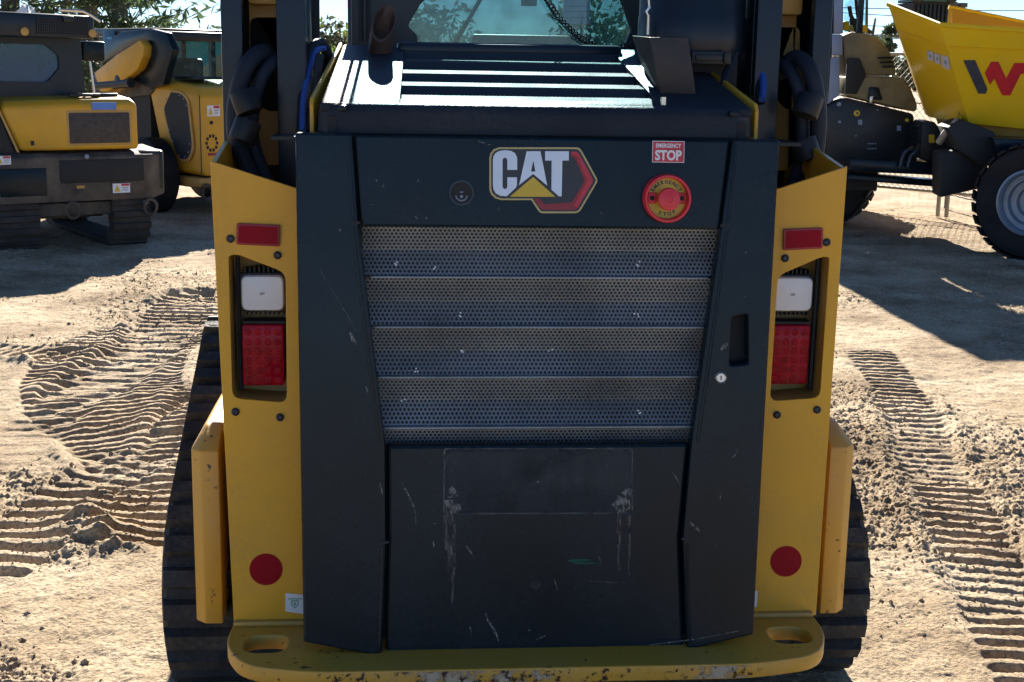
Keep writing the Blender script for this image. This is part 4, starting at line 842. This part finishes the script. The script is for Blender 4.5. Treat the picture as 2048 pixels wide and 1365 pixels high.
# yellow engine cover, sloping left side
cov = [[(-.42, .06, .88), (-.10, .0, .88), (.62, .0, .88), (.64, .55, .88), (-.40, .6, .88)], [(-.57, .10, 1.25), (-.14, .0, 1.27), (.62, .0, 1.29), (.64, .55, 1.32), (-.55, .6, 1.30)], [(-.52, .18, 1.31), (-.12, .08, 1.33), (.58, .08, 1.34), (.60, .55, 1.37), (-.50, .6, 1.36)]]
b = MB(); b.loft(cov); b.build('engine_cover', YEL, A, bevel=.03, seg=3)
b = MB(); b.box(-.02, .55, -.008, .03, .93, 1.22); b.build('cover_grille', mat('cover grille mesh', (.05, .04, .035), .6, var=.3, nscale=30), A, bevel=.02)
b = MB(); b.box(-.035, .565, -.004, .02, .915, 1.235); b.build('grille_frame', OLD, A, bevel=.02)
b = MB(); b.box(.20, .42, -.012, -.004, 1.235, 1.30); b.build('blue_label', mat('blue label', (.10, .22, .60), .5), A)
b = MB(); b.box(-.35, -.32, -.002, .0, .93, .97); b.build('small_mark', DARK, A)
b = MB(); b.prism([(-.605, .09, 1.28), (-.588, .085, 1.28), (-.437, .045, .87), (-.455, .05, .87)], (0, .012, 0)); b.build('cover_trim', OLD, A)
b = MB(); b.prism([(-.86, .10, .86), (-.44, .10, .86), (-.61, .10, 1.34), (-.86, .10, 1.34)], (0, .5, 0)); b.build('side_cover', BLK, A)
for x in (.05, .12, .30): 
    b = MB(); b.box(x, x+.22, .12+x*.3, .18+x*.3, 1.345, 1.375); b.build('cover_hinge', GREY, A, bevel=.008)
# cab
cw = rnd([(-.80, 1.38), (.27, 1.38), (.24, 1.80), (-.80, 1.80)], .02)
cwin = rnd([(-.62, 1.80), (-.65, 1.64), (-.50, 1.47), (-.06, 1.47), (.06, 1.60), (.05, 1.71), (-.06, 1.80)], .03)
b = MB()
plate('cab_wall', [[(-.86, 1.33), (.28, 1.33), (.26, 1.86), (-.86, 1.86)], cwin], .05, frame((0, .42, 0), (1, 0, 0), (0, 0, 1)), CABM, A, .003)
b = MB(); b.box(-.80, .20, .425, .43, 1.38, 1.84); b.build('rear_window', GLASSB, A)
b = MB(); b.box(-.55, .05, 1.0, 1.1, 1.38, 1.66); b.build('seat_back', PALE, A, bevel=.05)
b = MB(); b.box(-.26, -.10, .9, .93, 1.47, 1.52); b.build('cab_label', PALE, A)
b = MB(); b.box(-.86, .28, 1.5, 1.55, 1.0, 1.86); b.build('cab_front', CABM, A)
for x in (-.84, .24):
    b = MB(); b.box(x-.03, x+.03, .46, 1.48, 1.0, 1.40); b.box(x-.03, x+.03, 1.1, 1.48, 1.402, 1.86); b.build('cab_side', CABM, A)
b = MB(); b.prism([(-.95, -.02, 1.87), (.25, -.02, 1.85), (.25, 1.7, 1.87), (-.95, 1.7, 1.87)], (0, 0, .20)); b.build('roof_visor', CABM, A, bevel=.02)
b = MB(); bmx = [(-.30, .34, 1.885, 2.02)]
for i in range(24): x = -.25+i*.44/23; b.box(x-.004, x+.004, -.034, -.026, 1.885, 2.02)
for i in range(7): z = 1.885+i*.135/6; b.box(-.25, .19, -.032, -.024, z-.004, z+.004)
b.build('visor_mesh', GREY, A)
for x in (-.36, .225):
    b = MB(); b.lathe([(.030, 0), (.035, .02), (.001, .028)], (x, -.02, 1.90), n=16); b.build('roof_lamp', OLD, A)
b = MB(); b.tube([(-.06, -.05, 2.09), (.14, -.06, 2.085), (.21, -.07, 2.05), (.28, -.10, 2.0)], .014, 6); b.build('roof_handle', STEEL, A)
b = MB(); b.box(-.03, .06, -.07, -.03, 1.99, 2.04); b.build('roof_bracket', GREY, A, bevel=.006)
b = MB(); b.lathe([(.03, 0), (.03, .05), (.02, .08), (.001, .09)], (-.93, -.04, 1.42), (0, 0, 1), n=14); b.build('red_beacon', REDP, A)
b = MB(); b.tube([(.40, .5, 1.33), (.36, .5, 1.75)], .012, 6); b.build('cab_pillar', STEEL, A)
b = MB(); b.box(.30, .50, .45, .7, 1.66, 1.84); b.build('side_box', BLK, A, bevel=.02)
b = MB(); b.box(.62, .84, -.03, .1, .50, .87); b.build('corner_guard', GREY, A, bevel=.03)

# ------------------------------------------------------------------ second loader behind it
B0 = at(405, 410, 11.2); B0.z = 0
Bm = thing('skid_steer_loader', 'yellow loader with a rounded vent on its engine cover, half hidden behind the lift arm', 'skid steer', B0, R(39))
# local frame: vertical rear-left corner of the engine cover at (0,0); rear face -Y running +X, left side -X running +Y
hb, ht = .42, 1.33
def side(u): return u
b = MB(); b.loft([[(0.06, .0, hb), (1.1, .0, hb), (1.1, .85, hb), (.06, .72, hb)], [(.0, .0, hb+.04), (1.15, .0, hb+.04), (1.15, .9, hb+.04), (.0, .74, hb+.04)], [(.0, .0, ht-.10), (1.15, .0, ht-.10), (1.15, .95, ht+.05), (-.05, .95, ht+.0)], [(.06, .10, ht), (1.08, .10, ht), (1.08, .95, ht+.09), (.02, .95, ht+.09)]])
b.build('engine_cover', YEL, Bm, bevel=.025)
vent = rnd([(.16, hb+.20), (.40, hb+.12), (.52, hb+.20), (.70, ht-.16), (.60, ht-.05), (.34, ht-.06), (.20, ht-.12)], .09, 5)
M = frame((-.030, 0, 0), (0, 1, 0), (0, 0, 1))
M = frame((-.012, 0, 0), (0, -1, 0), (0, 0, 1))
vn = [(-y, z) for y, z in rnd([(.20, ht-.14), (.13, hb+.30), (.22, hb+.16), (.42, hb+.16), (.58, hb+.40), (.70, ht-.20), (.60, ht-.06), (.32, ht-.07)], .09, 5)]
plate('side_vent', [vn], .03, M, DARK, Bm, .004); 
cyv = sum(p[0] for p in vn)/len(vn); czv = sum(p[1] for p in vn)/len(vn)
plate('vent_frame', [[(cyv+(a-cyv)*1.14, czv+(c-czv)*1.07) for a, c in vn]], .018, frame((-.016, 0, 0), (0, -1, 0), (0, 0, 1)), OLD, Bm, .004)
b = MB()
for a, c in vn[::4]: b.lathe([(.011, 0), (.008, .006), (.001, .008)], (-.028, -(cyv+(a-cyv)*.9), czv+(c-czv)*.94), (-1, 0, 0), n=8)
b.build('vent_rivet', PALE, Bm)
b = MB(); b.box(-.004, .004, -.004, .0, hb+.03, ht-.08); b.build('panel_gap', DARK, Bm)
decal(Bm, frame((.16, -.003, 1.09), (1, 0, 0), (0, 0, 1)), .15, .11, 1)
b = MB(); b.box(.30, .9, -.012, .02, .60, 1.15); b.build('rear_grille', DARK, Bm, bevel=.01)
b = MB(); b.lathe([(.02, 0), (.02, .006), (.001, .006)], (.13, -.002, .97), n=12)
for k in range(10): b.box(.13+.062*math.cos(k*.628)-.012, .13+.062*math.cos(k*.628)+.012, -.006, -.001, .76+.075*math.sin(k*.628)-.016, .76+.075*math.sin(k*.628)+.016)
b.build('rear_vent', DARK, Bm); b = MB(); b.box(.08, .20, -.005, -.001, .63, .66); b.build('red_label', REDK, Bm)
b = MB(); b.box(-.02, 1.1, .02, .5, .30, .40); b.build('rear_bumper', OLD, Bm, bevel=.02)
b = MB(); b.tube([(.05+.06*math.cos(a*.449), -.02, .26+.075*math.sin(a*.449)) for a in range(15)], .016, 6); b.build('tow_ring', FRAME, Bm)
b = MB(); b.box(.08, 1.05, .1, 2.4, .28, .45); b.box(-.03, 1.12, .96, 2.3, .46, 1.25); b.build('chassis', DARK, Bm)
for y in (.75, 1.95):
    for x in (-.28, 1.13):
        b = MB(); b.lathe([(.12, 0), (.36, 0), (.40, .03), (.40, .22), (.36, .25), (.12, .25)], (x+.25, y, .39), (-1, 0, 0), n=26); b.build('wheel', TYRE, Bm)
# raised lift arm tower on the left, yellow gusset
rB = Matrix.Rotation(R(39), 4, 'Z'); nBl = rB @ Vector((-1, 0, 0))
def arm(pts, off, th, m, nm):
    P_ = [rB.inverted() @ (onpl(a, c, B0+nBl*off, nBl)-B0) for a, c in pts]; b = MB(); b.prism(P_, (th, 0, 0)); return b.build(nm, m, Bm, bevel=.012)
arm([(188, 146), (230, 112), (279, 80), (287, 92), (286, 112), (274, 140), (248, 160), (214, 184), (200, 184)], .20, .10, YEL, 'lift_arm')
arm([(186, 150), (192, 148), (204, 184), (197, 184)], .19, .08, mat('blue arm edge', (.02, .05, .20), .5), 'arm_edge')
arm([(200, 128), (215, 84), (240, 64), (300, 58), (332, 66), (346, 100), (326, 170), (300, 178), (262, 160), (287, 112), (280, 82)], .10, .08, BLK, 'arm_tower')
arm([(262, 160), (300, 140), (318, 165), (300, 190), (215, 200), (225, 184)], .06, .05, FRAME, 'arm_link')
arm([(205, 60), (228, 60), (228, 128), (205, 128)], .03, .01, GLASSB, 'cab_side_glass')
b = MB(); b.prism([(1.35, y, z) for y, z in [(1.02, 1.72), (1.20, 1.85), (2.75, 1.22), (2.65, .95), (2.35, .90), (1.08, 1.50)]], (-.10, 0, 0)); b.build('lift_arm', YEL, Bm, bevel=.012)
b = MB(); b.tube([(-.17, 1.1, 1.35), (-.17, 1.9, 1.30)], .05, 10); b.build('lift_cylinder', GREY, Bm)
b = MB(); b.lathe([(.07, 0), (.07, .06), (.03, .07), (.001, .07)], (-.14, 1.35, 1.36), (-1, 0, 0), n=16); b.build('arm_pin', GREY, Bm)
# cab
for x in (.06, 1.06):
    for y0, y1 in ((.98, 1.05), (1.45, 1.51), (2.1, 2.17)): b = MB(); b.box(x-.03, x+.03, y0, y1, 1.26, 1.84); b.build('cab_post', BLK, Bm)
b = MB(); b.box(.0, 1.12, .92, 2.3, 1.845, 1.93); b.build('cab_roof', GREY, Bm, bevel=.02)
b = MB(); b.box(.0, 1.12, .86, .92, 1.80, 1.90); b.build('roof_lip', GREY, Bm, bevel=.02)
b = MB(); b.box(.095, 1.02, 1.0, 1.005, 1.40, 1.82); b.build('rear_window', GLASSL, Bm)
b = MB(); b.box(.3, .85, 1.3, 1.4, 1.26, 1.62); b.build('seat_back', PLAST, Bm, bevel=.04)
b = MB(); b.box(.12, .52, .3, .7, ht+.07, ht+.10); b.build('cover_hinge', GREY, Bm, bevel=.01)

# ------------------------------------------------------------------ wheeled dumper at right
D0 = gr(2055, 527); D0.z = 0
DU = thing('wheel_dumper', 'yellow skip dumper with a big black tyre and dark cowl, parked at right', 'dumper', D0, 0)
def W(px, py, Y): return at(px, py, Y)-D0
rimA, rimB, rimC = W(1777, 12, 9.9), W(1880, 53, 8.9), W(2330, 84, 8.45)
crA, crB, crC = W(1792, 57, 9.9), W(1893, 92, 8.93), W(2330, 112, 8.5)
SH = Vector((.015, .035, 0)); boB = W(1937, 247, 9.2)
n2 = (crC-crB).cross(boB-crB-SH).normalized(); n2 = n2 if n2.y < 0 else -n2
n1 = (crB-crA).cross(boB-crB-SH).normalized(); n1 = n1 if n1.y < 0 else -n1
boC = onpl(2300, 284, D0+crB+SH, n2)-D0; boA = onpl(1860, 235, D0+crB+SH, n1)-D0
iw = Vector((.62, 1.9, 0)); rimD = W(2300, 100, 10.6); rimE = W(1897, 17, 10.95)
inA, inB, inC = [p+Vector((.03, .10, -.02)) for p in (crA, crB, crC)]
b = MB()
v = lambda p: b.bm.verts.new(p)
rimG, rimH = W(1893, 70, 10.9), W(1800, 52, 10.5)          # the back of the skip dips low
rim = (rimA, rimB, rimC, rimD, rimE, rimG, rimH); n_ = len(rim)
low = (crA, crB, crC, rimD-Vector((0, 0, .2)), rimE-Vector((0, 0, .25)), rimG-Vector((0, 0, .2)), rimH-Vector((0, 0, .12)))
r1 = [v(p) for p in rim]; step = .035; cl_ = [v(p) for p in low]; st = [v(p+Vector((.015, step, 0))) for p in low]; st[0].co = W(1797, 62, 9.93)
bop = (boA, boB, boC, boC+Vector((0, 1.1, .05)), boA+Vector((.55, .9, .05)), boA+Vector((.3, .9, .05)), boA+Vector((.1, .4, .02)))
bo = [v(p) for p in bop]
for a, c in ((r1, cl_), (cl_, st), (st, bo)):
    for i in range(n_): b.face([a[i], a[(i+1) % n_], c[(i+1) % n_], c[i]])
b.face(bo)
cen = (rimA+rimB+rimC+rimD+rimE)/5
ins = [v(p+(cen-p).normalized()*.05) for p in rim]; inb = [v(p+(cen-p).normalized()*.25+Vector((0, 0, .10))) for p in bop]
for i in range(n_): b.face([r1[i], r1[(i+1) % n_], ins[(i+1) % n_], ins[i]])
b.mi = 1
for i in range(n_): b.face([ins[i], ins[(i+1) % n_], inb[(i+1) % n_], inb[i]])
b.face(inb)
sk = b.build('skip', [SKIP, SKIPO], DU, smooth=20)
b = MB()
b.tube([p+Vector((0, 0, .012)) for p in (rimA, rimB, rimC, rimD, rimE)], .024, 8)
b.build('skip_rim', SKIP, sk)
def onface(pts, p0, n, off, th, m, nm, par):
    P_ = [onpl(a, c, D0+p0+Vector((.015, step, 0))+n*off, n)-D0 for a, c in pts]; b = MB(); b.prism(P_, n*-th); return b.build(nm, m, par)
Z6 = lambda pts: [(1620+u*.21241, vv*.21241) for u, vv in pts]
onface(Z6([(1443, 570), (1555, 570), (1672, 842), (1655, 885), (1585, 885)]), crB, n2, .006, .004, mat('charcoal logo', (.05, .055, .075), .4), 'logo_bar', sk)
onface(Z6([(1705, 585), (1775, 585), (1848, 742), (1925, 597), (2110, 597), (2050, 690), (1985, 700), (1885, 902), (1810, 900), (1737, 743), (1695, 802), (1647, 690)]), crB, n2, .006, .004, mat('red logo', (.52, .025, .035), .4), 'logo_bar', sk)
for q in ([(1100, 480), (1155, 495), (1165, 580), (1112, 565)], [(1168, 502), (1215, 515), (1225, 612), (1180, 597)], [(1230, 520), (1300, 540), (1320, 662), (1245, 632)]):
    onface(Z6(q), crA, n1, .006, .004, mat('white placard', (.50, .53, .62), .5), 'placard', sk)
    c0 = (sum(a for a, _ in q)/4, sum(a for _, a in q)/4); onface(Z6([(c0[0]+(a-c0[0])*.3, c0[1]+(c-c0[1])*.3) for a, c in q]), crA, n1, .0085, .002, PALE, 'placard_mark', sk)
onface(Z6([(1400, 1050), (1443, 1130), (1400, 1128)]), crB, n2, .004, .002, DARK, 'triangle_mark', sk); onface(Z6([(1406, 1075), (1430, 1123), (1406, 1122)]), crB, n2, .0065, .002, SKIP, 'triangle_mark', sk)
b = MB(); b.prism([boA+Vector((.10, .1, -.005)), boB+Vector((.05, .1, -.005)), boC+Vector((0, .1, -.005)), boC+Vector((0, .9, -.005)), boA+Vector((.4, .8, -.005))], (.06, .04, -.12)); b.build('skip_floor', OLD, sk)
def wheel(c, r, wd, axis, label=None):
    ax = Vector(axis).normalized(); par = DU
    b = MB(); pr = [(r*.2, -wd*.2), (r*.58, -wd*.46), (r*.80, -wd*.52), (r*.95, -wd*.48), (r, -wd*.36), (r, wd*.36), (r*.95, wd*.48), (r*.8, wd*.52), (r*.58, wd*.46), (r*.57, wd*.30)]; b.lathe(pr, c, ax, n=48, caps=False)
    a = ax.orthogonal().normalized(); bb = ax.cross(a)
    for k in range(28):
        for s in (-1, 1):
            t = (k+(0 if s < 0 else .5))*2*math.pi/28; d = a*math.cos(t)+bb*math.sin(t); tn = ax.cross(d)
            P_ = [Vector(c)+d*(r*.985)+ax*(s*wd*.50)+tn*(-.05), Vector(c)+d*(r*.985)+ax*(s*wd*.50)+tn*.03, Vector(c)+d*(r*.985)+ax*(s*.02)+tn*.09, Vector(c)+d*(r*.985)+ax*(s*.02)+tn*.02]
            b.prism(P_, d*.022)
    w_ = b.build('wheel', TYRE, DU, smooth=30)
    b = MB(); b.lathe([(r*.56, .44*wd), (r*.58, .50*wd), (r*.54, .52*wd), (r*.52, .48*wd), (r*.50, .34*wd), (r*.45, .33*wd), (r*.43, .40*wd), (r*.41, .40*wd), (r*.39, .26*wd), (r*.32, .25*wd), (r*.30, .31*wd), (r*.28, .31*wd), (r*.26, .18*wd), (r*.15, .17*wd), (r*.14, .26*wd), (.001, .27*wd)], c, ax, n=40, caps=False); b.build('rim', RIM, w_, smooth=25)
    return w_
wax = Vector((-.72, -.69, 0)).normalized()
wheel(Vector((.21, .35, .50)), .50, .42, wax)
rw = gr(1660, 452)-D0; wheel(Vector((rw.x, rw.y+.25, .49)), .50, .42, Vector((-.5, -.86, 0)))
wheel(Vector((1.30, 1.5, .50)), .50, .42, -wax); wheel(Vector((rw.x+.50, rw.y+1.75, .49)), .50, .42, Vector((.5, .86, 0)))
# cowl, dark lower body, cab to the left (pixels of the outlines, real depth behind)
def slabpx(pts, Y, depth, m, nm, bevel=.03, dx=None):
    dx = depth*.2 if dx is None else dx
    P_ = [W(a, c, Y) for a, c in pts]; b = MB(); b.prism(P_, (dx, depth, 0)); return b.build(nm, m, DU, bevel=bevel)
YB = 10.1
o6 = Z6
slabpx(o6([(150, 995), (320, 915), (980, 1075), (985, 1365), (1030, 1560), (860, 1580), (560, 1600), (380, 1640), (150, 1560)]), YB, 1.4, GREY, 'engine_body', .03)
slabpx(o6([(335, 720), (330, 905), (1000, 1060), (1018, 1000), (950, 830), (880, 725)]), YB+.02, 1.3, OLIVE, 'lower_cowl', .03)
slabpx(o6([(300, 330), (340, 716), (815, 716), (805, 640), (760, 500), (660, 370), (560, 318), (400, 300)]), YB+.08, 1.15, OLIVE, 'upper_cowl', .03)
slabpx(o6([(350, 545), (470, 550), (530, 705), (440, 890), (330, 880)]), YB-.003, .05, DARK, 'cowl_recess', .012)
for k in range(3): slabpx(o6([(640+k*22, 540+k*42), (770+k*16, 535+k*42), (776+k*16, 552+k*42), (646+k*22, 556+k*42)]), YB+.03, .06, BLK, 'cowl_slot', .004)
slabpx(o6([(560, 820), (650, 825), (685, 945), (545, 935)]), YB-.01, .05, BLK, 'latch_recess', .01); slabpx(o6([(565, 910), (600, 905), (585, 975), (560, 975)]), YB-.03, .02, STEEL, 'latch', .004)
slabpx(o6([(205, 325), (305, 325), (310, 520), (205, 520)]), YB-.02, .3, PALE, 'door_panel', .01); slabpx(o6([(195, 540), (280, 540), (280, 900), (170, 985)]), YB-.02, .3, PALE, 'door_lower_panel', .01)
slabpx(o6([(225, -60), (320, -60), (315, 322), (222, 322)]), YB+.0, .08, PALE, 'cab_pillar', .01, 0); slabpx(o6([(150, -60), (222, -60), (205, 560), (150, 900)]), YB-.01, .5, BLK, 'cab_corner', .01)
b = MB(); p, q = W(320, 0, 0), 0
P_ = [W(*o6([u])[0], YB+.5) for u in ((325, -60), (545, -60), (540, 305), (320, 305))]; b.prism(P_, (0, .006, 0)); b.build('cab_window', GLASSL, DU)
slabpx(o6([(538, -60), (552, -60), (548, 315), (532, 315)]), YB+.48, .05, OLIVE, 'window_pillar', .004, 0)
for q in ([(320, 205), (372, 200), (372, 270), (340, 295), (320, 285)], [(470, 240), (535, 235), (535, 305), (455, 305)]): slabpx(o6(q), YB+.42, .04, SKIP, 'yellow_guard', .008, 0)
b = MB(); b.tube([W(*o6([u])[0], YB+.3) for u in ((370, 60), (385, 150), (420, 215), (440, 300))], .02, 6); b.tube([W(*o6([u])[0], YB+.3) for u in ((430, -30), (440, 90), (455, 200), (430, 240))], .016, 6); b.build('control_lever', DARK, DU)
slabpx(o6([(390, 175), (470, 175), (465, 240), (395, 240)]), YB+.28, .08, DARK, 'lever_base', .01, 0)
for (u, vv, r, m, nm) in ((272, 983, 20, PALE, 'round_cap'), (440, 1068, 30, YDEC, 'yellow_port'), (440, 1068, 11, DARK, 'port_hole'), (275, 1150, 14, PALE, 'round_cap'), (633, 1038, 8, PALE, 'rivet'), (430, 1280, 7, PALE, 'rivet'), (912, 1133, 16, YDEC, 'yellow_cap')):
    p = W(*o6([(u, vv)])[0], YB-.004-(.004 if r == 11 else 0)); rr = r*.21241*(YB+3)/F; b = MB(); b.lathe([(rr, -.01), (rr, .012), (rr*.8, .018), (.001, .018)], p, n=18); b.build(nm, m, DU)
for u, vv in ((473, 1153), (838, 1210)): slabpx(o6([(u-19, vv-24), (u+19, vv-24), (u+19, vv+24), (u-19, vv+24)]), YB-.004, .006, PALE, 'code_plate', 0, 0)
for u, vv in ((1735, 288), (1735, 298)):
    for k in range(6): x = u+k*3.1; slabpx([(x, vv-1.2-(k % 2)), (x+2.2, vv-1.4), (x+2.2, vv+1.2), (x, vv+1)], YB-.002, .003, PALE, 'white_lettering', 0, 0)
# the cab above the cowl, its unseen side widened to spread the shadow
xk0, xk1 = W(1525, 0, YB).x, W(1738, 0, YB).x
for x in (xk0, xk1-.06):
    for y in (YB+.1, YB+1.25): b = MB(); yy = y-D0.y; b.box(x, x+.05, yy, yy+.05, 1.9, 2.66); b.build('cab_post', BLK, DU)
b = MB(); b.box(xk0-.05, xk1+.02, YB-D0.y, YB+1.4-D0.y, 2.663, 2.75); b.build('cab_roof', GREY, DU, bevel=.02)
b = MB(); b.box(xk0-.05, xk0+.75, YB+.2-D0.y, YB+1.3-D0.y, .75, 2.55); b.build('cab_shadow_block', BLK, DU, bevel=.02); b = MB(); b.box(xk0+.05, xk1+.3, YB+.25-D0.y, YB+1.25-D0.y, .42, .745); b.build('rear_chassis', DARK, DU)  # solid unseen block, added so the cab throws an unbroken shadow
# articulation frame, axle beam, mudguard between cowl and skip
slabpx([(1845, 243), (1868, 243), (1900, 280), (1915, 330), (1880, 335), (1840, 318)], 9.6, .5, GREY, 'pivot_frame', .02); slabpx([(1858, 270), (1869, 270), (1869, 286), (1858, 286)], 9.594, .004, YDEC, 'yellow_plate', 0, 0)
slabpx([(1700, 318), (1850, 327), (1960, 342), (1960, 358), (1850, 350), (1760, 346), (1700, 340)], 9.5, .35, BLK, 'axle_beam', .015); slabpx([(1690, 360), (1880, 375), (1960, 380), (1960, 372), (1880, 362), (1700, 348)], 9.7, .3, BLK, 'lower_beam', .01)
slabpx([(1880, 306), (1925, 298), (1965, 306), (1978, 340), (1950, 380), (1880, 396)], 9.0, .4, DARK, 'mudguard', .02)
slabpx([(1895, 255), (1925, 240), (1985, 262), (2010, 290), (2060, 300), (2060, 340), (1960, 330), (1915, 300)], 8.9, .5, DARK, 'tipping_frame', .015); slabpx([(1985, 275), (2200, 285), (2200, 325), (2000, 318)], 8.75, .5, BLK, 'front_frame', .02)
b = MB(); b.tube(spline([W(1800, 335, 9.45), W(1808, 308, 9.45), W(1818, 300, 9.45), W(1826, 296, 9.5)], 6), .018, 8); b.tube(spline([W(1815, 335, 9.45), W(1822, 312, 9.45), W(1832, 303, 9.45), W(1838, 290, 9.5)], 6), .018, 8); b.build('hydraulic_hose', BOLT, DU)
for z in (0, 14, 28): 
    b = MB(); b.tube([W(1822, 255+z, 9.9), W(1850, 257+z, 9.7)], .022, 8); b.build('link_pin', BLK, DU)
b = MB(); b.tube([W(1915, 243, 9.0), W(1895, 262, 9.1), W(1878, 285, 9.2)], .035, 10); b.build('tipping_ram', FENM, DU)
# ribbed dark machine part and posts beyond the skip
rp = at(1855, 30, 12.5); rb_ = thing('ribbed_machine_guard', 'black ribbed guard with a green top edge standing behind the yellow skip', 'machine guard', (rp.x, rp.y, 0))
o_ = Vector((rp.x, rp.y, 0)); q = [at(a, c, 12.5)-o_ for a, c in ((1826, 75), (1900, 75), (1900, 5), (1826, 5))]
b = MB(); b.prism([(q[0].x, 0, q[0].z), (q[1].x, 0, q[1].z), q[2], q[3]], (0, .5, 0)); b.build('body', DARK, rb_); b = MB(); lx = at(1893, 400, 12.75).x-rp.x; b.box(lx-.02, lx+.02, .2, .26, 0, q[0].z-.002); b.build('leg', DARK, rb_)
b = MB()
for k in range(9): x = q[0].x+(q[1].x-q[0].x)*(k+.5)/9; b.box(x-.012, x+.012, -.03, -.002, q[0].z+.02, q[2].z-.03)
b.build('rib', BLK, rb_); b = MB(); b.box(q[0].x-.02, q[1].x+.02, -.035, .52, q[2].z+.002, q[2].z+.035); b.build('top_edge', mat('dark green paint', (.012, .06, .04), .5), rb_)
for x in (q[0].x+.02, q[1].x-.03):
    b = MB(); b.lathe([(.07, 0), (.07, .1), (.02, .12)], (x, .05, q[2].z+.06), n=16); b.build('lifting_eye', DARK, rb_)
for k, (px_, hh, lab) in enumerate(((1905, 9, 'left of two short brown posts showing above the skip'), (1925, 11, 'right of two short brown posts showing above the skip'))):
    p = at(px_, hh, 15); po_ = thing('short_post', lab, 'post', (p.x, p.y, 0), 0, 'brown posts beyond the skip'); b = MB(); b.box(-.03, .03, -.03, .03, 0, p.z-.03); b.build('post', FRAME, po_); b = MB(); b.box(-.05, .05, -.05, .05, p.z-.028, p.z+.03); b.build('cap', FRAME, po_)
